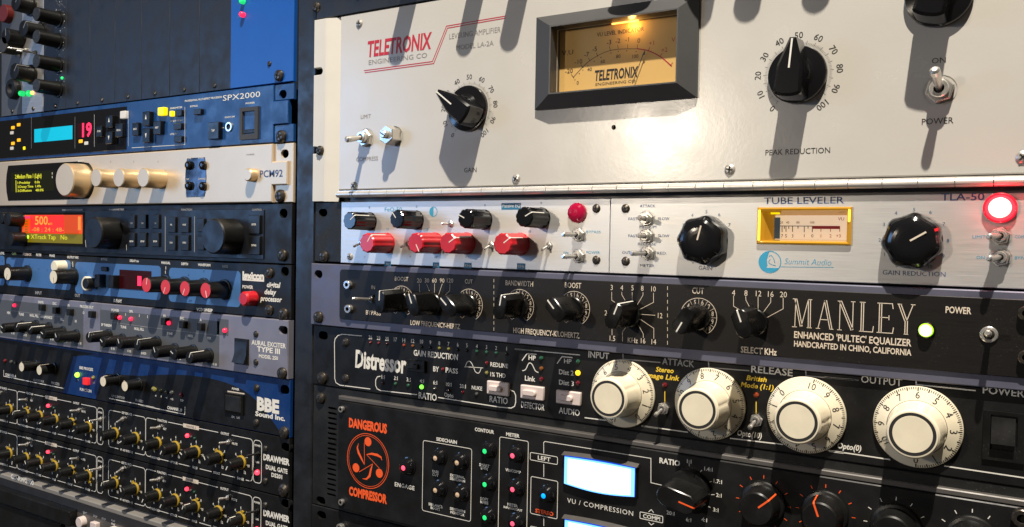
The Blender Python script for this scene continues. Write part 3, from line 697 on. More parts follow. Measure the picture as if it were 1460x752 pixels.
Tm(B3, "ENHANCED 'PULTEC' EQUALIZER", (92, 430), (790, 470), 38, bold=.02); Tm(B3, 'HANDCRAFTED IN CHINO, CALIFORNIA', (92, 481), (790, 525), 33, bold=.02); Tm(B3, 'POWER', (993, 277), (1146, 284), 38, bold=.02)
for t, x in (('20', 720), ('30', 770), ('60', 818), ('90', 868), ('120', 920)): N(mn, A8, t, x, 138, 27, 'cream_ink', HT)
for t, x, y in (('3', 838, 147), ('4', 908, 149), ('5', 982, 150), ('8', 1050, 152), ('10', 1128, 157), ('2', 797, 323), ('12', 1174, 342), ('1.5', 843, 500), ('1', 913, 503), ('KHz', 984, 513), ('16', 1056, 517), ('14', 1130, 524)): N(mn, B1, t, x, y, 35, 'cream_ink', HT, .85)
for t, x, y in (('4', 515, 203), ('8', 610, 205), ('12', 707, 209), ('16', 800, 213), ('20', 897, 216)): N(mn, B2, t, x, y, 42, 'cream_ink', HT, .9)
def Lm(c, *ps):
    for q in ps: LN(mn, c, q, .28, 'cream_ink', HT, name='engraved_lines')
Lm(A8, [(720, 158), (722, 210), (762, 238)], [(768, 162), (790, 217)], [(819, 158), (819, 217)], [(870, 158), (845, 232)], [(920, 158), (918, 205), (870, 250)])
Lm(B1, [(838, 178), (838, 236), (893, 270)], [(908, 178), (908, 197), (942, 255)], [(980, 180), (980, 252)], [(1055, 180), (1055, 200), (1015, 267)], [(1128, 185), (1128, 250), (1035, 298)], [(830, 322), (848, 323)],
   [(1040, 333), (1140, 340)], [(1040, 370), (1130, 430), (1130, 502)], [(1025, 410), (1057, 470), (1057, 497)], [(935, 425), (912, 455), (912, 490)], [(840, 435), (840, 478)])
Lm(B2, [(515, 225), (515, 305), (592, 352)], [(608, 230), (610, 260), (652, 337)], [(703, 233), (703, 327)], [(800, 238), (800, 275), (743, 352)], [(895, 243), (895, 325), (772, 392)])
for cc, x, ya, yb in ((A8, 1205, 128, 482), (B1, 1225, 138, 565)):
    for k in range(9): Lm(cc, [(x, ya+(yb-ya)*k/9), (x, ya+(yb-ya)*(k+.55)/9)])
def ring_dial(x, z, r):
    mn.line(arc(x, z, r, -150, 150, 40), .3, 'cream_ink', HT, name='engraved_lines')
    for k in range(11):
        a = R((k-5)*30); e = .35 if k in (0, 10) else .62
        mn.line([(x+r*e*sin(a), z+r*e*cos(a)), (x+r*sin(a), z+r*cos(a))], .18, 'cream_ink', HT, name='engraved_lines')
    for n in range(1, 11):
        a = R((n-5.5)*30); mn.num(str(n), x+r*.8*sin(a), z+r*.8*cos(a), 2.5, 0, 'cream_ink', HT, .75, .0)
    for s in (-1, 1):
        a = R(150*s); q = (x+r*.72*sin(a), z+r*.72*cos(a)); mn.line([(x+r*sin(a), z+r*cos(a)), (q[0]-s*1.6, q[1]+.2)], .25, 'cream_ink', HT, name='engraved_lines')
d1 = A8(606, 272, H); d2 = A8(1045, 297, H); d3 = B1(198, 275, H); d4 = B1(578, 293, H); d5 = B2(246, 387, H)
for d in (d1, d2, d3, d4, d5): ring_dial(*d, 10.2)
f1 = A8(818, 290, H); f2 = B1(965, 333, H); f3 = B2(678, 425, H)
KB = lambda: bar_mesh(8.4, 4.4, 23, 7.2, 'black_plastic', 'white_ink')
for p, a in ((d1, 2), (f1, -22), (d2, -48), (d3, 10), (d4, -42), (f2, 22), (d5, -150), (f3, -20)): mn.inst('knob', KB(), *p, H, a)
toggle(mn, *A8(420, 258, H), 3.0, -80, 14, 18, rl=1.0, h=H, nut='black_screw'); ring_nut(mn, *B3(1252, 405, H), 3.7, 'nickel', H, 'bushing'); toggle(mn, *B3(1252, 405, H), 2.2, 0, 12, 8, rl=1.35, h=H, nut='black_screw', lever='nickel')
b = MB(); b.lathe([(3.9, 0), (3.9, 1.0), (3.3, 1.6)], 26); x, z = B3(876, 381, H+2); q = mn.inst('indicator', b.mesh('indicator', ['black_plastic']), x, z, H)
b = MB(); b.lathe([(3.3, .6), (3.2, 2.2), (2.7, 3.1), (2.2, 3.5, 1), (1.2, 3.85, 1), (.01, 3.9, 1)], 22); mn.inst('lens', b.mesh('lens', ['rim_lime', 'core_lime']), x, z, H, parent=q)
# inline roman capitals: every thick stem is a pair of lines, with slab serifs
ga = B3(83, 364, HT); gb = B3(806, 402, HT); gcap = B3(83, 198, HT)[1]-ga[1]; gz = (ga[1]+gb[1])/2; gw = (gb[0]-ga[0])/723
def inline(x0, x1, strokes):
    X0, X1 = ga[0]+(x0-83)*gw, ga[0]+(x1-83)*gw
    for s in strokes:
        k, pts = s[0], [(X0+(X1-X0)*u, gz+gcap*v) for u, v in s[1]]
        if k == 'd':
            (ax, az), (bx, bz) = pts; n = Vector((-(bz-az), bx-ax)).normalized()*.5
            for t in (-1, 1): mn.line([(ax+n.x*t, az+n.y*t), (bx+n.x*t, bz+n.y*t)], .4, 'cream_ink', HT, name='logo_letters')
        else: mn.line(pts, .36 if k == 't' else .34, 'cream_ink', HT, name='logo_letters')
sf = lambda u, v, w=.13: ('s', [(u-w, v), (u+w, v)])
inline(83, 203, [('d', [(.14, 1), (.46, .03)]), ('t', [(.46, .03), (.8, 1)]), ('t', [(.14, 1), (.12, 0)]), ('d', [(.86, 1), (.88, 0)]), sf(.1, 0), sf(.88, 0), sf(.08, 1, .1), sf(.9, 1, .1)])
inline(235, 335, [('t', [(.46, 1), (.08, 0)]), ('d', [(.5, 1), (.88, 0)]), ('t', [(.22, .32), (.74, .32)]), sf(.08, 0), sf(.9, 0)])
inline(362, 465, [('t', [(.12, 0), (.12, 1)]), ('d', [(.14, 1), (.86, .02)]), ('t', [(.88, .02), (.88, 1)]), sf(.12, 0), sf(.08, 1, .1), sf(.88, 1)])
inline(490, 575, [('d', [(.22, 0), (.22, 1)]), sf(.22, 1, .2), ('t', [(.02, 0), (.95, 0), (1, .2)])])
inline(592, 690, [('d', [(.22, 0), (.22, 1)]), ('t', [(.02, 1), (.9, 1), (.95, .82)]), ('t', [(.22, .52), (.72, .52)]), ('s', [(.72, .44), (.72, .6)]), ('t', [(.02, 0), (.95, 0), (1, .2)])])
inline(710, 806, [('d', [(.12, 1), (.5, .45)]), ('t', [(.9, 1), (.55, .45)]), ('d', [(.53, .45), (.53, 0)]), sf(.12, 1), sf(.9, 1), sf(.53, 0)])
mn.finish()

# ================================================================== black compressor with four cream dial knobs
B4 = crop(440, 460, 4.5625); B5 = crop(720, 480, 5.371); B6 = crop(930, 490, 4.423); B7 = crop(1180, 520, 4.425); C7 = crop(440, 440, 5.369)
dz1 = mz0-.5; dz0 = (P(446.5, 552.7)[1]+P(600, 570.4)[1]+P(1340, 675)[1]+P(1460, 689.6)[1])/4
ds = Unit('dial_compressor', 'black compressor with four large cream dial knobs', 'compressor', 0, dz0)
panel(ds, .3, 482.3, dz0, dz1, 'black_panel', -3, 0, [stadium(*B4(96, 85), 9, 6), stadium(475, dz1-7, 9, 6)], ch=.5); body(ds, 18, 464, dz0+1, dz1-1)
screw(ds, *B4(92, 362), 4.6); screw(ds, 475, dz0+7, 4.6)
for y in (130, 365): screw(ds, *B4(241, y), 3.2, 'black_screw', -.6, 'panel_screw')
W_ = .6
LN(ds, B4, [(347, 88), (218, 77), (190, 85), (172, 108), (168, 130), (170, 365), (178, 392), (203, 408), (401, 433)], W_)
T(ds, B4, 'Distressor', (303, 293), (635, 325), 106, bold=.035, shear=.05)
T(ds, B4, 'GAIN REDUCTION', (683, 217), (971, 243), 36, bold=.02); T(ds, B4, 'BY', (810, 318), (848, 321), 32, bold=.02); T(ds, B4, 'PASS', (891, 326), (971, 333), 32, bold=.02)
T(ds, B4, 'REDLINE', (1182, 287), (1297, 296), 27, bold=.015); T(ds, B4, '1% THD', (1182, 352), (1281, 359), 27, bold=.015); T(ds, B4, 'RATIO', (1177, 520), (1295, 529), 40, bold=.01); T(ds, B4, 'RATIO', (716, 497), (833, 508), 42, bold=.01); T(ds, B4, 'Opto', (882, 483), (942, 488), 26, bold=.015)
xs = (402, 455, 510, 565, 620, 677, 735, 792, 850, 910, 970, 1030, 1094, 1157, 1220, 1288)
ls = ('dim_red', 'dim_red', 'smoke_red', None, 'dim_orange', 'dim_amber', 'olive_glass', 'olive_glass', 'dim_yellow', 'dim_yellow', 'olive_glass', 'olive_glass', 'dim_green', 'dim_green', 'dim_green', 'olive_glass')
for i, (x, t) in enumerate(zip(xs, '26 23 20 17 14 12 10 9 8 7 6 5 4 3 2 1'.split())):
    y = 97+(x-402)*.0845; N(ds, B4, t, x, y, 24, asp=.9, bold=.015)
    if ls[i]: led(ds, *B4(x+2, y+33), 1.05, ls[i])
for t, x, y, m in (('1:1', 485, 355, 'smoke_red'), ('2:1', 567, 362, 'dim_green'), ('3:1', 650, 372, 'dim_green'), ('4:1', 737, 381, 'lime'), ('6:1', 823, 392, 'dim_clear'), ('10:1', 912, 403, 'smoke_red'), ('20:1', 1003, 415, 'dim_red'), ('NUKE', 1095, 427, 'dim_clear')):
    N(ds, B4, t, x, y, 24, asp=.9, bold=.015)
    led(ds, *B4(x, y+38), 1.5 if m == 'lime' else 1.2, 'green_led' if m == 'lime' else m)
LN(ds, B4, [(467, 350), (447, 354), (436, 375), (436, 410), (446, 432), (467, 443)], W_); LN(ds, B4, [(467, 443), (705, 470)], W_); LN(ds, B4, [(843, 488), (1250, 552), (1318, 557), (1340, 545), (1347, 520), (1347, 475), (1336, 450), (1310, 438)], W_)
LN(ds, B4, [(1342, 172), (1470, 184)], W_)
ds.line(arcpts(B4, [(1018, 293), (1030, 262), (1045, 252), (1060, 265), (1073, 292), (1085, 320), (1103, 330), (1115, 318), (1122, 297)], .11), .45); LN(ds, B4, [(1015, 288), (1135, 296)], .35)
for x, y, m in ((875, 305, 'dim_red'), (1160, 264, 'dim_red'), (1160, 328, 'dim_yellow')): led(ds, *B4(x, y), 1.25, m)
def dbtn(c, x0, y0, x1, y1, m):
    a = c(x0, y1, 1); b_ = c(x1, y0, 1); u = button(ds, a[0], b_[0], (a[1]+c(x1, y1, 1)[1])/2, (b_[1]+c(x0, y0, 1)[1])/2, 0, 2.2, m)
    w = b_[0]-a[0]; zc = (a[1]+b_[1])/2
    b = MB(); b.slab(rrect(a[0]+w*.14, a[0]+w*.72, zc-1.8, zc+1.8, 1.6, 4), 2.1, 4.2, 0, .5); ds.part('raised_key', b, m, parent=u)
dbtn(B4, 640, 245, 762, 322, 'black_satin'); dbtn(B4, 1163, 385, 1307, 472, 'bone_button'); dbtn(B5, 122, 378, 300, 482, 'bone_button'); dbtn(B5, 395, 418, 583, 520, 'bone_button')
T(ds, B5, 'HP', (180, 178), (235, 184), 34, bold=.02); T(ds, B5, 'HP', (452, 204), (509, 210), 34, bold=.01); T(ds, B5, 'Link', (152, 338), (232, 344), 36, bold=.025); T(ds, B5, 'Dist 2', (413, 290), (526, 298), 36, bold=.02); T(ds, B5, 'Dist 3', (413, 370), (526, 377), 36, bold=.02)
T(ds, B5, 'DETECTOR', (124, 543), (301, 568), 46, bold=.01); T(ds, B5, 'AUDIO', (412, 592), (572, 605), 46, bold=.01); T(ds, B5, 'INPUT', (638, 160), (797, 173), 46, bold=.02)
LN(ds, B5, [(130, 185), (168, 132), (243, 138)], W_); LN(ds, B5, [(398, 208), (437, 155), (517, 162)], W_)
ds.line(arcpts(B5, [(133, 263), (158, 252), (178, 212), (193, 203), (210, 218), (232, 262), (256, 276)], .11), .55)
for x, y, m in ((280, 167, 'dim_green'), (280, 246, 'dim_amber'), (280, 326, 'dim_red'), (560, 192, 'dim_green'), (560, 357, 'dim_red')): led(ds, *B5(x, y), 1.4, m)
led(ds, *B5(560, 279), 1.6, 'yellow_lit')
for c, q in ((B5, [(75, 97), (575, 142)]), (B5, [(903, 130), (904, 174), (1190, 199)]), (B6, [(355, 112), (356, 152), (612, 172)]), (B6, [(968, 165), (969, 204), (1300, 233)]), (B7, [(558, 90), (559, 127), (935, 165)]), (B7, [(-20, 80), (190, 99)])): LN(ds, c, q, W_, 'grey_ink' if q[0][1] > 97 else 'white_ink')
for c, q in ((B5, [(610, 622), (770, 642)]), (B5, [(1045, 685), (1180, 704)]), (B6, [(-60, 520), (225, 560)]), (B6, [(490, 598), (825, 637)]), (B6, [(1115, 680), (1210, 692)]), (B7, [(-20, 538), (395, 600)]), (B7, [(735, 640), (1260, 718)])): LN(ds, c, q, W_)
T(ds, B6, 'ATTACK', (62, 134), (265, 148), 40, 'grey_ink', bold=.015); T(ds, B6, 'RELEASE', (623, 183), (885, 205), 42, bold=.015); T(ds, B7, 'OUTPUT', (210, 118), (470, 132), 44, bold=.01); T(ds, B7, 'POWER', (978, 183), (1242, 204), 45, bold=.015)
T(ds, B6, 'Stereo', (22, 177), (135, 187), 30, 'yellow_ink', bold=.025, shear=.2); T(ds, B6, 'Image Link', (-45, 216), (172, 232), 30, 'yellow_ink', bold=.025, shear=.2)
T(ds, B6, 'British', (593, 231), (722, 243), 30, 'yellow_ink', bold=.025, shear=.2); T(ds, B6, 'Mode (1:1)', (557, 276), (765, 291), 30, 'yellow_ink', bold=.025, shear=.2)
T(ds, B6, 'Opto(10)', (535, 579), (690, 600), 34, bold=.025, shear=.2); T(ds, B7, 'Opto(0)', (62, 526), (212, 548), 34, bold=.025, shear=.2)
for y0, x, m in ((262, 80, 'dim_red'), (325, 656, 'dim_orange')):
    led(ds, *B6(x, y0), 1.5, m); LN(ds, B6, [(x-1, y0+38), (x-1, y0+118)], .5, 'yellow_ink')
for x, y in ((74, 408), (660, 482)): toggle(ds, *B6(x, y), 3.5, 200, 7.5, 20, rl=1.15)
def big_dial():
    b = MB(); b.lathe([(19.6, 0), (19.6, 1.2), (19.3, 1.7), (13.2, 4.0)], 72)
    def mod(t, h): return 1-(.075*max(0, cos(5*t+.6))**16 if 5 < h < 19 else 0)
    b.lathe([(13.0, 3.9), (12.4, 6), (11.4, 19.4), (10.6, 20.4), (9.95, 20.5), (9.95, 20.42, 1), (8.45, 20.42, 1), (8.4, 20.5), (.01, 20.5)], 96, mod=mod)
    for k in range(101):
        a = -k*3; r0 = 17.4 if k % 10 == 0 else (17.6 if k % 5 == 0 else 18.1)
        hh = lambda r: 1.78+(19.3-r)*.377
        p = []
        for r, s in ((r0, -1), (19.2, -1), (19.2, 1), (r0, 1)):
            w = (.27 if k % 5 == 0 else .17)*s; p.append((r*sin(R(a))+w*cos(R(a)), hh(r), r*cos(R(a))-w*sin(R(a))))
        b.add(p, [(0, 3, 2, 1)], 1)
    v0 = len(b.v)
    for n in range(11):
        a = -n*30; tnum(b, str(n), 15.6*sin(R(a)), 15.6*cos(R(a)), 3.1, a, 0, 1)
    for i in range(v0, len(b.v)):
        x, h, z = b.v[i]; b.v[i] = (x, 1.82+(19.3-math.hypot(x, z))*.377, z)
    return b.mesh('dial_knob', ['cream_plastic', 'black_ink'])
for c, x, y, n in ((B5, 902, 436, 4.6), (B6, 361, 381, 7.55), (B6, 969, 450, 10.4), (B7, 566, 392, 6.0)): ds.inst('dial_knob', cache('big', big_dial), *c(x, y, 1), .4, n*30)
a = B7(985, 285, 0); e = B7(1240, 640, 0); b = MB(); rings(b, [(a[0], e[0], e[1]+1, a[1], 0), (a[0], e[0], e[1]+1, a[1], 1.4), (a[0]+3, e[0]-3, e[1]+6, a[1]-1.6, 1.2), (a[0]+3.2, e[0]-3.2, e[1]+6, a[1]-1.8, -2)]); q = ds.part('power_switch', b, 'black_satin')
a = B7(1035, 330, 2); e = B7(1182, 512, 2); b = MB(); rings(b, [(a[0], e[0], e[1], a[1], -2), (a[0], e[0], e[1], a[1], 1.6)]); b.add([(a[0], 1.6, a[1]), (e[0], 1.6, a[1]), (e[0], 4.2, e[1]), (a[0], 4.2, e[1]), (a[0], 0, e[1]), (e[0], 0, e[1])], [(0, 3, 2, 1), (3, 4, 5, 2)]); ds.part('rocker', b, 'black_satin', parent=q)
ds.finish()

# ================================================================== black two-unit mastering compressor
B8 = crop(440, 560, 3.917); C1 = crop(580, 590, 4.641); C2 = crop(740, 610, 4.5625); C3 = crop(1000, 620, 3.174); D8 = crop(960, 640, 5.214)
gz1 = dz0-.4; gz0 = gz1-2*U+.6
dg = Unit('button_compressor', 'black two-unit compressor with lit push buttons, orange emblem and glowing blue-white meters', 'compressor', 0, gz0)
vx0, vx1 = B8(105, 100)[0], B8(155, 100)[0]; vt, vb = B8(130, 75)[1], B8(130, 588)[1]; nv = 18
vents = [stadium((vx0+vx1)/2, vt+(vb-vt)*(k+.5)/nv, vx1-vx0, 1.7, 5) for k in range(nv)]
panel(dg, .3, 482.3, gz0, gz1, 'dusty_black', -3, -.6, vents+[stadium(*B8(65, 605), 9, 6), stadium(475, gz0+7, 9, 6)], ch=.5); body(dg, 18, 464, gz0+1, gz1-1, h=-5)
fx0 = B8(163, 300, 4)[0]; fz1 = (B8(250, 42, 4)[1]+C2(500, 105, 4)[1]+C3(900, 248, 4)[1])/3
fz1 = min(fz1, gz1-6); hp = 4.
panel(dg, fx0, 470, gz0+3.5, fz1, 'black_panel', -.6, hp, r=2.5, ch=.5, name='face_plate')
b = MB(); b.slab(rect(fx0-1, 470, fz1+.3, fz1+3.2), -.6, 3.2, 0, .5); dg.part('top_lip', b, 'grey_metal')
HH = hp+.12
for q in ((B8, 30, 25), (B8, 62, 700)): pass
screw(dg, *P(457, 568), 4.2, 'black_screw', -.6); screw(dg, 475, gz1-8, 4.2, 'black_screw', -.6)
for y in (92, 610): dg.inst('cap_screw', socket_mesh(2.2, 'chrome'), *B8(189, y, hp), hp)
dg.inst('cap_screw', socket_mesh(4.2, 'black_screw'), *C3(1452, 372, hp), hp)
def Td(c, t, a, b, cp, col='white_ink', **k): T(dg, c, t, a, b, cp, col, HH, **k)
Td(B8, 'DANGEROUS', (225, 192), (437, 226), 47, 'orange_ink', bold=.05); Td(B8, 'COMPRESSOR', (225, 573), (437, 618), 45, 'orange_ink', bold=.05)
ex, ez = B8(330, 382, HH); er = B8(330, 230, HH)[1]-ez
c9 = crop(480, 590, 5.375)
dg.line(arc(ex, ez, er, 0, 360, 60)[:-1], .45, 'orange_ink', HH, True, 'emblem'); dg.line(arc(ex, ez, er*.93, 0, 360, 60)[:-1], .3, 'orange_ink', HH, True, 'emblem')
for hx, hy in ((240, 215), (148, 415), (327, 457)): dg.ink('orange_ink', name='emblem').disc(*c9(hx, hy, HH), er*.165, HH)
for q in ([(212, 222), (213, 392)], [(172, 447), (272, 388)], [(326, 418), (228, 313)]): dg.line([c9(x, y, HH) for x, y in q], .4, 'orange_ink', HH, name='emblem')
for q in ([(213, 392), (190, 345), (168, 300), (158, 262), (168, 226)], [(228, 313), (268, 308), (312, 318), (340, 335), (348, 360)], [(276, 383), (262, 430), (252, 478), (228, 502), (196, 499)]):
    q = [c9(x, y, HH) for x, y in q]; w = [.3, 1.5, 1.9, 1.2, .15]
    e = []
    for i in range(5):
        a_, b_ = q[max(0, i-1)], q[min(4, i+1)]; d = Vector((b_[0]-a_[0], b_[1]-a_[1])).normalized(); e.append((q[i][0]-d.y*w[i]/2, HH, q[i][1]+d.x*w[i]/2)); e.append((q[i][0]+d.y*w[i]/2, HH, q[i][1]-d.x*w[i]/2))
    dg.ink('orange_ink', name='emblem').add(e, [(2*i, 2*i+1, 2*i+3, 2*i+2) for i in range(4)])
Td(B8, 'ENGAGE', (481, 525), (591, 543), 22, bold=.02, space=1.15)
def dbut(c, x, y, m, r=5.6, name='push_button'):
    def fn():
        b = MB(); b.lathe([(r*1.12, 0), (r*1.12, .8), (r, 1.1), (r*.97, 2.6), (r*.8, 4.6), (r*.5, 5.6), (r*.3, 5.8)], 30); return b.mesh('push_button', ['black_gloss'])
    x_, z_ = c(x, y, hp+6); o = dg.inst(name, cache(('dbut', r), fn), x_, z_, hp)
    def f2():
        b = MB(); b.lathe([(r*.31, 5.2), (r*.3, 5.8), (.01, 6.1)], 20); return b.mesh('lens', [m])
    dg.inst('lens', cache(('dlens', r, m), f2), x_, z_, hp, parent=o)
dbut(B8, 527, 422, 'pinkcore_lit')
for x, y in ((705, 367), (826, 393), (705, 547), (829, 572)): dbut(B8, x, y, 'tan_button', 5.2)
for y in (250, 470, 690): dbut(C1, 513, y, 'green_btn', 5.0)
for y in (280, 503, 730): dbut(C1, 697, y, 'pinkcore_lit', 5.0)
dbut(C2, 157, 445, 'blue_lit', 5.0)
def box(c, x0, y0, x1, y1, y2, y3, r=3, w=.4):
    """rounded frame: left edge x0 from y0 (top) to y3, right edge x1 from y1 to y2"""
    p = [c(x0, y3, HH), c(x1, y2, HH), c(x1, y1, HH), c(x0, y0, HH)]
    X0, X1 = (p[0][0]+p[3][0])/2, (p[1][0]+p[2][0])/2; Z0, Z1 = (p[0][1]+p[1][1])/2, (p[2][1]+p[3][1])/2
    dg.line(rrect(X0, X1, Z0, Z1, r, 4), w, 'white_ink', HH, True); return X0, X1, Z0, Z1
box(B8, 637, 268, 908, 312, 718, 662, 1.5)
Td(B8, 'SIDECHAIN', (713, 268), (828, 287), 18, bold=.03)
for t, x, y in (('BASS', 708, 442), ('CUT', 708, 460), ('EXTERNAL', 831, 468), ('SIDECHAIN', 831, 487), ('SIBILANCE', 708, 630), ('BOOST', 708, 648), ('SIDECHAIN', 831, 656), ('MONITOR', 831, 676)): N(dg, B8, t, x, y, 14, 'white_ink', HH, bold=.03)
Td(C1, 'CONTOUR', (450, 115), (577, 133), 22, bold=.03); Td(C1, 'METER', (657, 147), (746, 159), 22, bold=.03)
for t, x, y in (('SMART', 513, 343), ('DYN', 513, 363), ('SOFT', 513, 566), ('KNEE', 513, 588), ('VU/COMP', 703, 380), ('METER', 700, 606), ('INPUT/OUTPUT', 702, 630)): N(dg, C1, t, x, y, 18 if 'INPUT' not in t else 14, 'white_ink', HH, bold=.03)
box(C1, 608, 150, 797, 185, 990, 950, 1.2); box(C1, 817, 258, 997, 285, 338, 305, .8); box(C1, 820, 415, 997, 448, 698, 660, 1)
Td(C1, 'LEFT', (867, 305), (950, 316), 26, bold=.02); Td(C1, 'STEREO', (850, 655), (970, 676), 24, 'orange_ink', bold=.03)
box(C1, 817, 748, 997, 780, 833, 800, .8)
for pts in ([(161, 168), (160, 98), (168, 90), (858, 200), (858, 358), (928, 374)], [(161, 237), (161, 320)], [(161, 585), (161, 640)]): LN(dg, C2, pts, .4, 'white_ink', HH)
Td(C2, 'VU / COMPRESSION', (313, 488), (742, 574), 30, space=1.15); Td(C2, 'RATIO', (913, 232), (1047, 248), 34, bold=.03)
box(C2, 787, 550, 935, 575, 618, 592, .4); Td(C2, 'COMP!', (806, 588), (918, 605), 24, bold=.02)
LN(dg, C2, [(843, 548), (860, 533), (876, 553)], .4, 'white_ink', HH); LN(dg, C2, [(843, 615), (860, 633), (878, 622)], .4, 'white_ink', HH)
for t, x, y in (('1:1', 1107, 220), ('1.4:1', 1232, 270), ('1.7:1', 1293, 350), ('2:1', 1300, 440), ('3:1', 1280, 535), ('4:1', 1205, 600), ('6:1', 1103, 600), ('20:1', 985, 556)): N(dg, C2, t, x, y, 24, 'white_ink', HH, bold=.02)
for (xa, ya, xb, yb) in ((1180, 287, 1190, 276), (1238, 354, 1252, 350), (1250, 436, 1272, 436), (1230, 512, 1245, 520), (1107, 235, 1107, 250)): LN(dg, C2, [(xa, ya), (xb, yb)], .35, 'white_ink', HH)
def vu(c, tl, tr, br, bl):
    X0, X1, Z0, Z1 = qrect(c, tl, tr, br, bl, hp+1)
    m = .8
    def tub(f, h0, h1):       # curved-top and -bottom window outline, wall plus bulging face
        n = 12; lo = [(X0+f+(X1-X0-2*f)*i/n, Z0+f-1.9*sin(pi*i/n)) for i in range(n+1)]; hi = [(X0+f+(X1-X0-2*f)*i/n, Z1-f+.7*sin(pi*i/n)) for i in range(n+1)]
        b = MB(); b.slab(lo+hi[::-1], h0, h1, 0, .4); return b
    o = dg.part('meter', tub(0, hp, hp+2.2), 'black_gloss'); dg.part('glowing_rim', tub(.7, hp+2.1, hp+2.5), 'blue_glow', parent=o)
    b = MB(); n = 12; X, Y = X0+3.4, X1-3.4
    b.slab([(X+(Y-X)*i/n, Z0+1.6-1.6*sin(pi*i/n)) for i in range(n+1)]+[(Y-(Y-X)*i/n, Z1-2.4+.3*sin(pi*i/n)) for i in range(n+1)], hp+2.4, hp+2.8, 0, .1)
    dg.part('lit_scale', b, 'ice_lit', parent=o)
    b = MB(); b.slab([(X-2.3+(Y-X+4.6)*i/n, Z0+.95-1.8*sin(pi*i/n)) for i in range(n+1)]+[(Y+2.3-(Y-X+4.6)*i/n, Z1-1.5+.5*sin(pi*i/n)) for i in range(n+1)], hp+2.4, hp+2.62, 0, .1); dg.part('inner_glow', b, 'azure_lit', parent=o)  # glow rings added to step the backlight down towards the edge
    b = MB(); b.stroke([(X0+(X1-X0)*.52, Z1-4.4), (X0+(X1-X0)*.52, Z1-2.8)], .3, hp+2.86); dg.part('needle', b, 'blue_glow', parent=o)
    b = MB(); n = 12; v = []
    for i in range(n+1): v += [(X0-.6+(X1-X0+1.2)*i/n, hp, Z1+.9+.8*sin(pi*i/n)), (X0-.6+(X1-X0+1.2)*i/n, hp+3.6, Z1-.6+.8*sin(pi*i/n)), (X0-.6+(X1-X0+1.2)*i/n, hp, Z1-.7+.8*sin(pi*i/n))]
    b.add(v, [f for i in range(n) for f in ((3*i, 3*i+1, 3*i+4, 3*i+3), (3*i+1, 3*i+2, 3*i+5, 3*i+4))]); dg.part('meter_hood', b, 'grey_metal', parent=o)
vu(C2, (297, 172), (765, 240), (775, 455), (287, 372)); vu(C2, (300, 585), (765, 670), (775, 890), (287, 790))
dg.inst('ratio_knob', bar_mesh(11.5, 5.6, 23, 11.6, 'black_satin', 'orange_ink', .95, 4.5), *C2(1112, 402, hp), hp, 103)
def pot(ptr):
    def fn():
        b = MB(); b.lathe([(11.4, 0), (11.4, 1.5), (10.9, 2.2), (9.6, 2.6), (8.6, 13), (7.9, 13.8), (.01, 13.8)], 40)
        b.box(-.45, .45, 1.6, 8.1, 13.7, 13.95, 1); b.add([(-.4, 3, 9.7), (.4, 3, 9.7), (.4, 13, 8.75), (-.4, 13, 8.75)], [(0, 1, 2, 3)], 1)
        b.add([(-.4, 13, 8.75), (.4, 13, 8.75), (.45, 13.95, 8.0), (-.45, 13.95, 8.0)], [(0, 1, 2, 3)], 1)
        return b.mesh('knob', ['black_satin', ptr])
    return cache(('pot', ptr), fn)
for c, x, y, ptr, ti, a in ((D8, 668, 400, 'orange_ink', 'dim_or', 48), (D8, 1128, 475, 'orange_ink', 'dim_or', -20), (C3, 878, 415, 'grey_ink', 'w', 120), (C3, 1222, 475, 'grey_ink', 'w', 160)):
    x_, z_ = c(x, y, hp); dg.inst('knob', pot(ptr), x_, z_, hp, a)
    for k in range(11):
        t = R((k-5)*30); dg.line([(x_+12.6*sin(t), z_+12.6*cos(t)), (x_+14.3*sin(t), z_+14.3*cos(t))], .4, 'orange_ink' if ti == 'dim_or' else 'white_ink', HH, name='scale_ticks')
dg.finish()

# ------------------------------------------------------------------ unit below
bz1 = gz0-.5
bt = Unit('rack_unit', 'black rack unit at the bottom of the right column, below the orange-emblem compressor', 'rack unit', 0, bz1-U)
panel(bt, .3, 482.3, bz1-U, bz1, 'black_panel', -3, -.3, [stadium(*P(458, 735), 9, 6)], ch=.5); screw(bt, 8, bz1-38, 4.2)
bt.inst('cap_screw', socket_mesh(3, 'chrome'), *P(487, 752), -.3)
bt.finish()
# ================================================================== LEFT COLUMN
XL, XR = -503.2, P(417, 300)[0]
def zline(*pts): return sum(P(*p)[1] for p in pts)/len(pts)
L2 = zline((0, 164.4), (160, 148.4), (415, 121.5)); L1 = zline((0, 228.3), (160, 219.3), (417, 207)); L0 = zline((0, 292), (240, 292.9), (418, 292))
LM1 = P(418, 377)[1]-.4; LM2 = zline((150, 432.4), (418, 459.4), (110, 426)); LM3 = zline((0, 479.8), (220, 512.5), (418, 544.7)); LM4 = zline((0, 541.9), (419.6, 629)); LM5 = zline((0, 608), (419.6, 713)); LM6 = zline((0, 666), (180, 726), (130, 705.6))
def rear(u, z0, z1): body(u, -485, -40, z0+1, z1-1)
XR2 = XR-.4
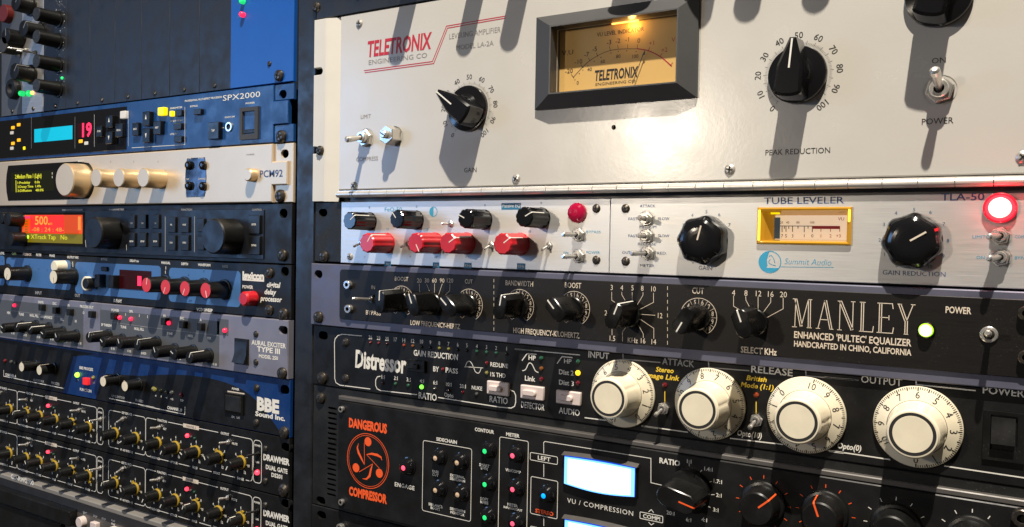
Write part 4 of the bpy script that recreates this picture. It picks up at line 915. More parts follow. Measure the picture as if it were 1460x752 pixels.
# ------------------------------------------------------------------ module rack with loose modules
E5 = crop(0, 0, 5.01); D4 = crop(0, 0, 4.7); D5 = crop(200, 0, 4.7)
mr = Unit('module_rack', 'vivid blue end panel of the module rack with green and pink lights', 'module rack', -60, L2)
bx0 = P(329, 90)[0]
zt = L2+3*U-1
panel(mr, bx0, XR2, L2+.5, zt, 'cobalt_paint', -3, .4, ch=.4); b = MB(); b.box(XL, bx0-.3, L2+.4, zt, -60, -6); mr.part('chassis', b, 'void')
screw(mr, *P(399.5, 108.5), 4.4, 'black_screw', .4); screw(mr, *D5(869, 430), 2.0, 'black_screw', .2, 'panel_screw')
led(mr, *D5(697, 15), 2.0, 'green_btn', .4, 2.5); led(mr, *D5(697, 103), 2.0, 'pink_lit', .4, 2.5)
for t, x, y in (('-20', 655, 25), ('-40', 655, 118)): N(mr, D5, t, x, y, 17, 'sky_blue', .55)
mr.finish()
ed = [P(u, 120)[0] for u in (94, 129, 164, 203)]; step = (P(329, 110)[0]-ed[0])/6
nm = ('directly left of the blue end panel', 'second to the left of the blue end panel', 'third to the left of the blue end panel', 'fourth to the left of the blue end panel', 'second to the right of the knobbed modules', 'directly right of the knobbed modules')
for i in range(6):
    xa = ed[0]+step*(5-i)
    u = Unit('blank_module', 'plain dark blank module '+nm[i], 'blank panel', xa+step/2, L2, 'blank modules in the module rack')
    panel(u, xa+.15, xa+step-.15, L2+.5, zt, 'dark_blank', -3, 0, ch=.3)
    pp = P((306, 263, 222, 183, 147, 112)[i], (125, 130, 134, 140, 144, 148)[i]); screw(u, xa+step*.5, L2+4.4, 1.9, 'black_screw', -.1, 'panel_screw'); screw(u, xa+step*.5, zt-4, 1.9, 'black_screw', -.1, 'panel_screw')
def module(label, i, m, fn):
    xa = ed[0]-step*(i+1); u = Unit('signal_module', label, 'module', xa+step/2, L2, 'knobbed modules in the module rack')
    panel(u, xa+.15, xa+step-.15, L2+.5, zt, m, -3, 0, ch=.3); screw(u, xa+step*.55, L2+4.4, 2., 'black_screw', -.1, 'panel_screw'); fn(u, xa); u.finish()
def m0(u, xa):
    for y in (18, 100, 262, 437, 612):
        p = E5(258, y-82 if y == 18 else y, 21)
        if y == 18: continue
        u.inst('knob', round_mesh(6.6, 21, 'black_satin', 'black_screw', None, skirt=1.5), *p, 0, 0)
    for k in range(150):
        u.ink('white_ink' if random.random() < .25 else 'ash_ink', name='scale_marks').quad(*(lambda x, z, w: (x, x+w, z, z+.5))(xa+20+random.random()*16, L2+14+random.random()*95, random.uniform(.3, 1.4)), .1)
    for x, y, m in ((447, 560, 'green_btn'), (410, 500, 'green_btn'), (437, 505, 'warm_lit'), (445, 470, 'warm_lit')): led(u, *E5(x, y), 1.4, m, 0, .6)
    for k in range(6): u.num(str(10*k), xa+30, L2+12+k*2.5, 1.5, 0, 'white_ink')
def m1(u, xa):
    for x, y, h in ((165, 205, 17), (100, 512, 17), (110, 20, 15)): u.inst('knob', round_mesh(8.2, h, 'black_satin', None, 'grey_ink', skirt=1.5), *E5(x, y, h), 0, 40)
    for x, y in ((215, 380), (150, 360), (100, 395)): toggle(u, *E5(x+40, y), 2.4, -90, 14, 28, rl=.9)
    led(u, *E5(215, 670), 3.0, 'green_btn', 0, 1.5); led(u, *E5(235, 665), 1.8, 'amber_lit', 0, .6)
def m2(u, xa):
    u.inst('knob', round_mesh(9, 6, 'dark_red', None, None), *E5(20, 95, 6), 0)
    u.inst('knob', round_mesh(8, 15, 'black_satin', None, 'grey_ink'), *E5(40, 260, 15), 0); u.inst('knob', round_mesh(8, 15, 'grey_rubber', None, None), *E5(20, 320, 15), 0)
    x, z = E5(75, 635, 5); b = MB(); b.lathe([(10, 0), (10, 4), (8.6, 5.5), (5, 5.5), (3.2, 3, 1), (.01, 3, 1)], 32); u.inst('input_jack', b.mesh('input_jack', ['black_satin', 'recess']), x, z, 0)
    led(u, *E5(170, 672), 2.6, 'green_btn', 0, 3)
module('dark module with four long silver-capped black knobs', 0, 'dark_blank', m0)
module('pale silver module with black knobs and small toggles, second from the blank modules', 1, 'silver_grey', m1)
module('blue-grey module with round black input jack at the left edge', 2, 'slate_zone', m2)

# ------------------------------------------------------------------ blue effects unit
F6 = crop(0, 120, 6.083); F7 = crop(160, 110, 5.214)
sp = Unit('effects_processor', 'blue effects processor with cyan display and red number 19', 'effects processor', -262, L1)
hx, hz = F7(1265, 128)
nx_ = P(391, 140)[0]; notch_panel(sp, XL, P(411.5, 165)[0], nx_, L1+.5, L2-.5, 13.5, 12.5, 'royal_blue', -3, .6)
panel(sp, nx_+.2, XR2, L1+.5, L1+13.6, 'royal_blue', -3, -.5, name='mounting_ear'); panel(sp, nx_+.2, XR2, L2-12.6, L2-.5, 'royal_blue', -3, -.5, [stadium(hx, hz, 8, 6.5)], name='mounting_ear')
rear(sp, L1, L2); screw(sp, *F7(1252, 442, 1), 4.8, 'black_screw', -.5)
ax1 = F6(1105, 400)[0]
panel(sp, XL+20, ax1, L1+3, L2-4, 'black_gloss', .5, 1.0, ch=.2, name='display_lens')
a = F6(297, 512, 1.2); e = F6(627, 357, 1.2); b = MB(); b.box(a[0], e[0], a[1]+.5, e[1]-.2, .9, 1.2); sp.part('display', b, 'cyan_screen')
a = F6(672, 468, 1.1); e = F6(800, 333, 1.1); b = MB(); b.box(a[0], e[0], a[1], e[1], .9, 1.15); sp.part('number_display', b, 'smoke_red')
T(sp, F6, '19', (712, 455), (795, 452), 112, 'crimson_text', 1.25, bold=.03)
for x, y, m in ((162, 354, 'amber_led'), (112, 379, 'amber_led'), (103, 424, 'warm_lit'), (163, 487, 'amber_led'), (112, 516, 'amber_led'), (103, 558, 'warm_lit'), (210, 557, 'sun_lit'), (700, 497, 'amber_led'), (748, 514, 'warm_lit')):
    p = F6(x, y, 1.2); w = 2.7 if x < 190 or x > 600 else 1.6; button(sp, p[0]-w, p[0]+w, p[1]-1.5, p[1]+1.5, .9, 1.6, m, 'indicator_light', .5, .2)
for x in (272, 650): LN(sp, F6, [(x, 285), (x, 560)], .3, 'grey_ink', 1.1)
LN(sp, F6, [(818, 265), (818, 545)], .3, 'white_ink', 1.1); LN(sp, F6, [(1113, 230), (1113, 540)], .3, 'white_ink', .75); LN(sp, F7, [(145, 527), (540, 503), (540, 222)], .4, 'white_ink', .75)
def key(u, c, x, y, w, hh, m='black_plastic', txt=None, h=.6, dh=3.0, tcol='white_ink', cap=None):
    p = c(x, y, h+dh); o = button(u, p[0]-w/2, p[0]+w/2, p[1]-hh/2, p[1]+hh/2, h, h+dh, m, 'push_button', .6, .4)
    if txt == '^': u.ink(tcol).add([(p[0]-1.1, h+dh+.1, p[1]-.6), (p[0]+1.1, h+dh+.1, p[1]-.6), (p[0], h+dh+.1, p[1]+3.4)], [(0, 1, 2)])
    elif txt == 'v': u.ink(tcol).add([(p[0]-1.1, h+dh+.1, p[1]+1.6), (p[0], h+dh+.1, p[1]-2.4), (p[0]+1.1, h+dh+.1, p[1]+1.6)], [(0, 1, 2)])
    elif txt: u.num(txt, p[0], p[1], cap or 1.5, 0, tcol, h+dh+.1, .8, .02)
    return o
key(sp, F6, 945, 325, 10, 11, txt='^', dh=4); key(sp, F6, 943, 465, 10, 11, txt='v', dh=4); key(sp, F6, 858, 410, 9, 10, txt='STORE', dh=3); key(sp, F6, 1030, 400, 11, 12, txt='RECALL', dh=4)
key(sp, F6, 1063, 266, 8, 6.5, 'warm_lit', dh=3)
key(sp, F6, 1265, 300, 10, 12, txt='^', dh=4); key(sp, F6, 1265, 445, 10, 12, txt='v', dh=4); key(sp, F6, 1172, 390, 9, 11, txt='BACK', dh=3); key(sp, F6, 1360, 378, 10, 11, txt='NEXT', dh=4)
key(sp, F7, 360, 255, 8.5, 6.6, 'sun_lit', dh=3.5); key(sp, F7, 435, 272, 4, 4.4, 'sun_lit', dh=2.5); key(sp, F7, 490, 268, 9, 5, dh=2.6); key(sp, F7, 482, 366, 10.5, 5, dh=3); key(sp, F7, 485, 462, 10.5, 5, dh=3)
key(sp, F7, 630, 258, 9.5, 4.6, dh=3)
for t, q, w in (('PARAMETER', (432, 238), (522, 232)), ('FINE PARAM', (432, 335), (522, 329)), ('UTILITY', (430, 432), (485, 428)), ('BYPASS', (580, 225), (635, 220)), ('TAP', (900, 0), (930, 0)), ('FOOT SW', (838, 306), (912, 302)), ('POWER', (992, 203), (1060, 197))):
    if t != 'TAP': T(sp, F7, t, q, w, 12, 'white_ink', .75, bold=.02)
p = key(sp, F7, 750, 398, 13, 13.5, txt='TAP', dh=4, cap=1.8)
ring_nut(sp, *F7(876, 372), 4.0, 'chrome', .6); LN(sp, F7, [(806, 378), (832, 377)], .4, 'white_ink', .75)
a = F7(955, 470, 1); e = F7(1093, 218, 1); b = MB(); rings(b, [(a[0], e[0], a[1], e[1], .5), (a[0], e[0], a[1], e[1], 2.4), (a[0]+2.6, e[0]-4, a[1]+4, e[1]-3, 2.2), (a[0]+2.9, e[0]-4.3, a[1]+4.3, e[1]-3.3, -.5)]); q = sp.part('power_switch', b, 'grey_rubber')
b = MB(); b.box(a[0]+2.8, e[0]-4.2, a[1]+4.2, e[1]-3.2, -1, -.2); b.slab(rect(a[0]+3.2, e[0]-4.6, a[1]+4.6, a[1]+8), -.4, 1.2, 0, .6); sp.part('rocker', b, 'black_satin', parent=q)
T(sp, F7, 'SPX2000', (822, 178), (1100, 147), 40, 'white_ink', .75); T(sp, F7, 'PROFESSIONAL MULTI-EFFECT PROCESSOR', (540, 181), (816, 160), 13, 'white_ink', .75, bold=.02)
sp.finish()

# ------------------------------------------------------------------ champagne reverb unit
F8 = crop(0, 200, 6.083); G1 = crop(200, 190, 5.214)
pc = Unit('reverb_processor', 'champagne-coloured reverb unit with black display window and round metal knobs', 'effects processor', -262, L0)
hx, hz = G1(1068, 153); pcx = P(409.5, 240, 1.6)[0]
nx_ = P(388, 240, 1.6)[0]; notch_panel(pc, XL, pcx, nx_, L0+.5, L1-.5, 13, 13.5, 'champagne', -3, 1.6, .8)
panel(pc, nx_+.3, XR2, L0+.5, L1-.5, 'champagne', -3, -.8, [stadium(hx, hz, 8.5, 6.5)], name='mounting_ear'); rear(pc, L0, L1)
screw(pc, *G1(1040, 468), 4.9, 'black_screw', -.8)
x0, x1 = F8(52, 360, 1.8)[0], F8(705, 360, 1.8)[0]; zc = (F8(400, 205, 1.8)[1]+F8(400, 515, 1.8)[1])/2; hh = (F8(400, 200, 1.8)[1]-F8(400, 518, 1.8)[1])/2
kx, kz = F8(575, 345, 17)
o = [(x0+4, zc-hh), (x1-6, zc-hh)]+[(kx+18.6*sin(R(a)), kz+18.6*cos(R(a))) for a in range(150, 29, -10)]+[(x1-6, zc+hh), (x0+4, zc+hh), (x0+1, zc+hh*.5), (x0, zc), (x0+1, zc-hh*.5)]
b = MB(); b.slab(o, 1.4, 1.9, 0, .2); pc.part('display_window', b, 'black_gloss')
a = F8(95, 450, 2.1); e = F8(470, 262, 2.1); b = MB(); b.box(a[0], e[0], a[1], e[1], 1.8, 2.05); pc.part('display', b, 'olive_glass')
for t, p0, p1, cp in (('2:Medium Plate 1 (Light)', (130, 332), (360, 328), 34), ('1:Predelay     0.0s', (152, 380), (345, 374), 20), ('2:Decay Time  1.49s', (152, 414), (355, 410), 20), ('3:Diffusion    48.0%', (152, 447), (378, 445), 20)): T(pc, F8, t, p0, p1, cp, 'yellow_text', 2.15, name='display_text', bold=.02)
LN(pc, F8, [(138, 350), (140, 452)], 1.1, 'yellow_text', 2.15); 
for y in (290, 322): LN(pc, F8, [(453, y-10), (453, y+8)], .9, 'white_ink', 2.15)
T(pc, F8, 'SELECT', (675, 190), (728, 184), 14, 'white_ink', 2.05, bold=.03)
pc.inst('knob', round_mesh(15.6, 17, 'champagne_knob', 'champagne', None, taper=.05, bev=.9), kx, kz, 1.6)
for x in (834, 1030, 1242): pc.inst('knob', round_mesh(8.2, 17.2, 'champagne_knob', 'champagne', None, taper=.02, bev=.7, capr=1.0), *F8(x, 327, 18.6), 1.6)
for x in (960, 1160, 1370): LN(pc, F8, [(x, 195), (x, 180)], .4, 'black_ink', 1.75)
px, pz = G1(410, 328, 2)
b = MB(); w, hh = 13.2, 15.8; b.slab([(px-w+2, pz-hh), (px+w-2, pz-hh), (px+w-.6, pz-hh*.5), (px+w, pz), (px+w-.6, pz+hh*.5), (px+w-2, pz+hh), (px-w+2, pz+hh), (px-w+.6, pz+hh*.5), (px-w, pz), (px-w+.6, pz-hh*.5)], 1.4, 2.0, 0, .25); pc.part('button_plate', b, 'patchy_reflection')
for x, y in ((352, 240), (458, 240), (352, 392), (458, 395)): pc.inst('push_button', led_mesh(3.6, 1.8, 'black_gloss', .45), *G1(x, y, 4), 2.0)
for t, x, y in (('STORE', 360, 187), ('BYPASS', 450, 183), ('TAP', 352, 343), ('COMPARE', 457, 340)): N(pc, G1, t, x, y, 13, 'white_ink', 2.15)
pc.inst('power_button', round_mesh(5.2, 6, 'champagne_knob', 'champagne', None, capr=1., bev=.9), *G1(800, 310, 7), 1.6)
T(pc, G1, 'POWER', (790, 166), (848, 164), 11, 'ash_ink', 1.75); T(pc, G1, 'PCM92', (888, 325), (1058, 327), 50, 'indigo_ink', 1.75, bold=.01)
pc.finish()

# ------------------------------------------------------------------ black unit with the red display
G2 = crop(0, 280, 6.083); G3 = crop(200, 280, 5.214)
ev = Unit('harmonizer', 'black harmonizer with glowing red and olive display and two big black wheels', 'effects processor', -262, LM1)
panel(ev, XL, XR2, LM1+.4, L0-.5, 'black_panel', -3, 0, [stadium(*G3(1065, 128), 8.5, 7)], ch=.4); rear(ev, LM1, L0)
panel(ev, XL+14, G3(925, 200)[0], LM1+3, L0-4.5, 'black_blue', -.2, .9, ch=.4, r=1, name='inset_panel')
screw(ev, *G3(1062, 440), 4.7)
a = G2(165, 420, 1); e = G2(735, 140, 1); b = MB(); b.box(a[0], e[0], a[1], e[1], .8, 1.3); ev.part('display_window', b, 'black_gloss')
def scr(x0, y0, x1, y1, m, h=1.5):
    a = G2(x0, y1, h); e = G2(x1, y0, h); b = MB(); b.box(a[0], e[0], a[1], e[1], 1.25, h); return ev.part('display', b, m)
scr(190, 162, 715, 322, 'rust_screen', 1.45); scr(262, 165, 553, 318, 'red_screen', 1.55); scr(190, 324, 715, 398, 'olive_screen', 1.45); scr(195, 172, 262, 195, 'pink_lit', 1.55)
T(ev, G2, '500.', (303, 248), (430, 246), 72, 'orange_text', 1.7, bold=.02, name='display_text'); T(ev, G2, '1', (676, 290), (700, 291), 110, 'orange_text', 1.7, bold=.02, name='display_text')
T(ev, G2, 'm', (432, 250), (452, 250), 30, 'orange_text', 1.7, name='display_text'); T(ev, G2, '-08 : 24 : 48-', (275, 305), (553, 308), 34, 'orange_text', 1.7, name='display_text')
T(ev, G2, 'XTrack Tap   No', (268, 370), (583, 378), 38, 'yellow_text', 1.7, name='display_text')
for y in (215, 240, 262, 285, 305): LN(ev, G2, [(215, y), (240, y)], .9, 'olive_screen', 1.7)
for x in (213, 241): led(ev, *G2(x, 355, 1.6), 1.8, 'lime_text', 1.4, .1, .2)
for x, y, r in ((70, 200, 7), (92, 372, 7), (15, 190, 6)): ev.inst('knob', round_mesh(r, 14, 'black_satin', None, None), *G2(x, y, 14), .8)
for c, x, y in ((G2, 810, 318), (G3, 540, 298)): ev.inst('jog_wheel', round_mesh(14.3, 18.5, 'black_satin', 'black_blue', None, taper=.05, bev=1., capr=1.), *c(x, y, 19), .8)
for x, w in ((1140, 9), (1235, 9.5), (1345, 10)):
    for y, t in ((235, 'ESC' if x < 1200 else 'EXIT'), (392, 'LEVELS' if x > 1200 else 'SETUP')): key(ev, G2, x, y-15, w, 12, 'black_satin', None, .9, 1.8); N(ev, G2, 'TAP' if y < 300 else 'SETUP', x, y, 13, 'white_ink' if y > 300 else 'grey_ink', 2.85, bold=.03)
for x, ta, tb in ((230, 'INS', 'SOLO'), (328, 'MODE', 'LEVELS')):
    for y, t in ((212, ta), (345, tb)): key(ev, G3, x, y, 10.5, 13, 'black_satin', t, .9, 1.8, cap=1.3)
for y, t in ((215, 'ENTER'), (370, 'BYPASS')): key(ev, G3, 845, y-5, 12.5, 14.5, 'black_satin', t, .9, 2.0, cap=1.4)
key(ev, G3, 448, 215, 8, 11, 'black_satin', None, .9, 1.8); key(ev, G3, 448, 350, 8, 11, 'black_satin', None, .9, 1.8)
for x in (185, 403): LN(ev, G3, [(x, 150), (x, 415)], .7, 'grey_ink', 1.05)
LN(ev, G2, [(740, 380), (745, 440)], .5, 'white_ink', 1.05); LN(ev, G2, [(1097, 420), (1097, 470)], .4, 'white_ink', 1.05); LN(ev, G2, [(1435, 190), (1435, 480)], .6, 'grey_ink', 1.05)
for c, t, p0, p1 in ((G2, 'HARMONIZER', (540, 128), (720, 124)), (G2, 'PARAMETER', (945, 124), (1080, 122)), (G3, 'FUNCTION', (305, 108), (385, 107)), (G3, 'CONTROL', (830, 108), (905, 108)), (G2, 'tap tempo bypass', (1165, 500), (1360, 508))): T(ev, c, t, p0, p1, 14, 'grey_ink' if 'tap' not in t else 'white_ink', 1.05 if 'tap' not in t else .12, bold=.02)
led(ev, *G3(265, 168, 1), .9, 'warm_lit', .9, .2)
ev.finish()

# ------------------------------------------------------------------ delay unit
G4 = crop(0, 340, 6.835); G5 = crop(150, 350, 5.034)
lx = Unit('delay_processor', 'black delay processor with sky-blue patches and long red-capped knobs', 'effects processor', -262, LM2)
panel(lx, XL, XR2, LM2+.4, LM1-.4, 'black_panel', -3, 0, [stadium(*G5(1290, 188), 8.5, 7)], ch=.4); rear(lx, LM2, LM1)
for x, y, r in ((1182, 200, 4.1), (1180, 465, 4.1), (1285, 495, 4.9)): screw(lx, *G5(x, y), r)
def patch(c, x0, y0, x1, y1, y2, y3):
    X0, X1, Z0, Z1 = qrect(c, (x0, y0), (x1, y1), (x1, y2), (x0, y3)); b = MB(); b.slab(rrect(X0, X1, Z0, Z1, 4, 6), 0, .12); lx.part('coloured_patch', b, 'sky_blue')
patch(G4, -260, 150, 45, 178, 480, 420); patch(G4, 62, 178, 690, 225, 520, 445); 
a, e = G4(735, 215), G5(400, 160); f_, g_ = G4(735, 530), G5(400, 400); b = MB(); b.slab(rrect(a[0], e[0], (f_[1]+g_[1])/2, (a[1]+e[1])/2, 4, 6), 0, .12); lx.part('coloured_patch', b, 'sky_blue')
patch(G5, 458, 152, 972, 195, 455, 395)
for t, x, y, c in (('LEVEL', 22, 146, 'white_ink'), ('GAIN', 135, 152, 'lime_dim'), ('FEEDBACK', 265, 158, 'beige_plastic'), ('FILTER', 378, 163, 'white_ink'), ('PHASE', 508, 170, 'white_ink'), ('OUTPUT MIX', 710, 186, 'white_ink'), ('BYPASS', 1015, 205, 'grey_ink'), ('DELAY ms', 1308, 220, 'white_ink')): N(lx, G4, t, x, y, 22, c, bold=.03)
for t, x, y, c in (('DELAY ms', 210, 113, 'white_ink'), ('MANUAL', 435, 126, 'white_ink'), ('DEPTH', 570, 134, 'white_ink'), ('WAVEFORM', 710, 141, 'white_ink'), ('RATE', 860, 152, 'grey_ink'), ('DELAY', 88, 401, 'white_ink'), ('VCO SWEEP', 712, 464, 'white_ink')):
    if (t, x) != ('DELAY ms', 210): N(lx, G5, t, x, y, 17 if t != 'VCO SWEEP' else 22, c, bold=.03)
N(lx, G4, 'INPUT', 375, 532, 28, 'grey_ink', bold=.03); N(lx, G4, 'OUT', 755, 557, 28, 'grey_ink', bold=.03)
for x in (1140, 0):
    if x: N(lx, G4, 'DELAY', 1148, 610, 30, 'white_ink', bold=.03)
for c, x, y, t in ((G4, 160, 240, '2'), (G4, 290, 255, '4'), (G4, 312, 292, '6'), (G4, 378, 300, '10'), (G4, 460, 310, '12'), (G4, 838, 340, '50'), (G4, 755, 330, '8'), (G4, 25, 222, '0'), (G5, 598, 215, '4'), (G5, 708, 185, '0'), (G5, 910, 270, '7'), (G5, 915, 313, '8'), (G5, 610, 400, 'AM'), (G5, 757, 415, 'SQ')): N(lx, c, t, x, y, 17, 'white_ink')
LN(lx, G4, [(262, 250), (262, 203), (466, 216), (466, 245)], .5); LN(lx, G4, [(378, 210), (378, 232)], .35); LN(lx, G4, [(137, 215), (139, 240)], .5); LN(lx, G4, [(708, 228), (711, 280)], .9)
for x, y in ((435, 160), (432, 190), (570, 195), (708, 180)): LN(lx, G5, [(x, y-8), (x, y+14)], .7)
a = G5(102, 318, .4); e = G5(330, 178, .4); b = MB(); b.box(a[0], e[0], a[1]+1, e[1]-1, .05, .5); lx.part('number_display', b, 'smoke_red')
b = MB(); p = G5(245, 258, .6); b.box(p[0]-2.6, p[0]+2.6, p[1]-3.9, p[1]+4.4, .5, .65); lx.part('lit_digit', b, 'pink_lit')
for c, x, y, cap, a in ((G4, 72, 347, 'cream_plastic', 200), (G4, -120, 330, 'cream_plastic', 150), (G4, 520, 378, 'cream_plastic', 170)): lx.inst('knob', round_mesh(6.9, 19.2, 'black_satin', cap, 'black_ink', False, 1.5, .93, .22, taper=.08), *c(x, y, 19.2), 0, a, 'cream-capped black knob')
lx.inst('selector_knob', round_mesh(5.6, 10, 'cream_plastic', None, None), *G4(525, 275, 10), 0)
lx.inst('knob', round_mesh(5.0, 9.5, 'black_satin', None, None), *G4(835, 442, 9), 0); b = MB(); b.lathe([(6.6, 0), (6.6, 3.2), (5.9, 3.8), (.1, 3.8)], 28); lx.inst('knob_ring', b.mesh('knob_ring', ['cream_plastic']), *G4(848, 442, 2), 0)
for x, y, a in ((295, 284, 10), (432, 300, 205), (571, 311, 205), (720, 324, 165)): lx.inst('knob', round_mesh(6.9, 18.5, 'black_satin', 'red_cap', 'white_ink', False, 1.5, 1.0, .28, taper=.08), *G5(x, y, 18.5), 0, a, 'red-capped black knob')
for x, y in ((945, 415), (1078, 425)): key(lx, G4, x, y, 8, 11.5, 'black_plastic', None, .1, 6)
key(lx, G4, 1010, 300, 9, 4, 'black_satin', None, .1, 2)
lx.inst('power_button', round_mesh(5.8, 10, 'red_plastic', 'red_plastic', None, bev=1.2), *G5(990, 385, 10), 0)
T(lx, G5, 'lexicon', (985, 240), (1140, 248), 50, bold=.05, space=.9); LN(lx, G5, [(985, 246), (1140, 256)], 1.3)
T(lx, G5, 'digital', (1160, 297), (1258, 307), 36, bold=.03, shear=.2); T(lx, G5, 'delay', (1143, 347), (1228, 358), 36, bold=.03, shear=.2); T(lx, G5, 'processor', (1113, 398), (1268, 408), 36, bold=.03, shear=.2); T(lx, G5, 'POWER', (985, 308), (1061, 313), 22, bold=.03)
lx.finish()

# ------------------------------------------------------------------ lilac-grey exciter
G6 = crop(0, 420, 6.268); G7 = crop(200, 420, 5.372)
ax = Unit('enhancer', 'lilac-grey enhancer with dark control zones and a row of long black knobs', 'enhancer', -262, LM3)
panel(ax, XL, XR2, LM3+.4, LM2-.4, 'lilac_pale', -3, 2.6, [stadium(*G7(1095, 275, 2.6), 10, 6.5)], ch=.5, label=None); rear(ax, LM3, LM2)
h_ = 2.6
for x, y in ((887, 305), (887, 520)): screw(ax, *G7(x, y, h_), 2.6, 'black_screw', h_-.4, 'panel_screw')
screw(ax, *G7(1092, 605, h_), 4.7, 'black_screw', h_)
def zone(x0, x1, zb, zt, m='slate_zone', c=G6): b = MB(); b.slab(rect(x0, x1, zb, zt), h_, h_+.12); ax.part('dark_zone', b, m)
zx = [G6(20, 250, h_)[0], G6(745, 250, h_)[0], G6(895, 250, h_)[0], G7(605, 400, h_)[0]]
zone(XL+10, zx[1], LM3+2.5, LM2-6); zone(zx[2], zx[3], LM3+2.5, LM2-6); zone(G7(590, 190, h_)[0], G7(675, 300, h_)[0], G7(640, 312, h_)[1], G7(640, 190, h_)[1])
ah = h_+.14
def Na(c, t, x, y, cp, col='white_ink'): N(ax, c, t, x, y, cp, col, ah, bold=.03)
for t, x, y in (('TUNE', 190, 178), ('NULL FILL', 305, 190), ('HARMONICS', 415, 204), ('FILL', 555, 225), ('10', 677, 240), ('DRIVE', 365, 70), ('EXC', 488, 82), ('IN', 612, 97), ('PROCESS OUT', 775, 112), ('O', 747, 165), ('POWER', 1030, 142), ('SPR', 1172, 152), ('SP THRESH', 950, 275), ('TUNE', 1103, 292), ('NULL FILL', 1243, 310), ('MIX', 78, 165)): Na(G6, t, x, y, 22)
for t, x, y in (('TUNE', 225, 300), ('NULL', 385, 318), ('MIX', 528, 335), ('IN', 185, 163), ('EXC', 320, 182), ('A', 463, 195)): Na(G7, t, x, y, 18)
for x, y in ((115, 347), (225, 364), (343, 381), (464, 400), (588, 417), (712, 437), (8, 335), (1008, 485), (1155, 507), (1290, 527)): Na(G6, '0 10', x, y, 20)
for x, y in ((20, 452), (160, 472), (297, 492), (432, 516), (570, 536)): Na(G7, '0 10', x, y, 17)
for k in range(6): LN(ax, G6, [(100+k*22, 40+k*14), (100+k*22, 52+k*14)], .5, 'white_ink', ah) if k < 2 else None
for x, y in ((1122, 180), (1245, 190), (1318, 200)): LN(ax, G6, [(x, y-12), (x, y+12)], .6, 'white_ink', ah)
LN(ax, G7, [(590, 315), (600, 318)], .3, 'grey_ink', ah); LN(ax, G6, [(100, 145), (560, 205)], .25, 'grey_ink', ah); LN(ax, G6, [(1010, 250), (1379, 300)], .25, 'grey_ink', ah); LN(ax, G7, [(0, 245), (590, 315)], .25, 'grey_ink', ah)
KX = lambda: round_mesh(5.1, 19, 'black_satin', None, 'white_ink', True, 1.2, taper=.1)
for x, y, a in ((30, 302, -60), (152, 296, 35), (268, 317, 50), (390, 355, -65), (510, 386, -30), (797, 385, 15), (922, 428, -55), (1070, 440, -25), (1230, 452, 15)): ax.inst('knob', KX(), *G6(x, y, 21), h_, a)
for x, y, a in ((118, 445, -25), (257, 456, -60), (378, 486, 25)): ax.inst('knob', KX(), *G7(x, y, 21), h_, a)
for c, x, y in ((G6, 127, 98), (G6, 393, 128), (G6, 1068, 208), (G6, 1168, 220), (G7, 216, 220), (G7, 646, 276)): led(ax, *c(x, y, h_+1), 1.75, 'pink_lit', h_, 1.2)
led(ax, *G6(648, 155, h_), 1.3, 'dim_red', h_, 1)
for c, x, y in ((G6, 355, 118), (G6, 480, 145), (G6, 605, 160), (G6, 800, 180), (G6, 1000, 195), (G7, 170, 208), (G7, 310, 232), (G7, 447, 250)): key(ax, c, x, y, 5.5, 6, 'black_satin', None, h_, 4.5)
a = G7(720, 540, h_+1); e = G7(826, 340, h_+1); b = MB(); b.slab(rect(a[0], e[0], a[1]+1, e[1]-.6), h_, h_+1.4, 0, .3); q = ax.part('power_switch', b, 'black_satin')
b = MB(); X0, X1, Z0, Z1 = a[0]+1, e[0]-1, a[1]+2.5, e[1]-1.6; zm = Z0+(Z1-Z0)*.35
b.add([(X0, h_+1.3, Z1), (X1, h_+1.3, Z1), (X0, h_+2.2, zm), (X1, h_+2.2, zm), (X0, h_+4.6, Z0), (X1, h_+4.6, Z0), (X0, h_, Z0), (X1, h_, Z0)], [(0, 2, 3, 1), (2, 4, 5, 3), (4, 6, 7, 5), (0, 6, 4, 2), (1, 3, 5, 7)]); ax.part('rocker', b, 'black_panel', parent=q)
T(ax, G7, 'AURAL EXCITER', (852, 383), (1115, 415), 34, 'white_ink', ah, bold=.025); T(ax, G7, 'TYPE III', (893, 438), (1070, 455), 38, 'white_ink', ah, bold=.03); T(ax, G7, 'MODEL 250', (908, 486), (1055, 502), 26, 'white_ink', ah, bold=.03)
ax.finish()

# ------------------------------------------------------------------ black and blue maximizer
G8 = crop(0, 490, 6.268); H1 = crop(200, 500, 5.372)
bb = Unit('maximizer', 'black and blue sound maximizer with cream-tipped knobs', 'enhancer', -262, LM4)
panel(bb, XL, XR2, LM4+.4, LM3-.4, 'bbe_blue', -3, 0, [stadium(*H1(1108, 300), 9.5, 7)], ch=.4); rear(bb, LM4, LM3)
za, zb_ = LM4+.9, LM3-.9
def blk(o): b = MB(); b.slab(o, 0, .12); bb.part('black_field', b, 'black_panel')
fx = lambda c, x, y: c(x, y)
p1 = fx(G8, 560, 420); p2 = fx(G8, 620, 240); p3 = fx(G8, 860, 195)
blk([(XL+10, za), (p1[0], za), (p2[0], p2[1]), (p2[0]+6, zb_-7), (p3[0], zb_-1.5), (XL+10, zb_)])
q1 = fx(G8, 855, 470); q2 = fx(G8, 950, 420)
arcp = arcpts(H1, [(0, 195), (200, 185), (420, 195), (620, 235), (780, 300), (900, 395), (1000, 520), (1080, 640)], 0)
blk([(q1[0], za)]+[(fx(H1, 1085, 660)[0], za)]+[p for p in arcp[::-4] if za+.5 < p[1] < zb_-1]+[(q2[0], arcp[0][1]-3), (q2[0]-8, (za+zb_)/2-4)])
bh = .14
def Nb(c, t, x, y, cp, col='white_ink'): N(bb, c, t, x, y, cp, col, bh, bold=.03)
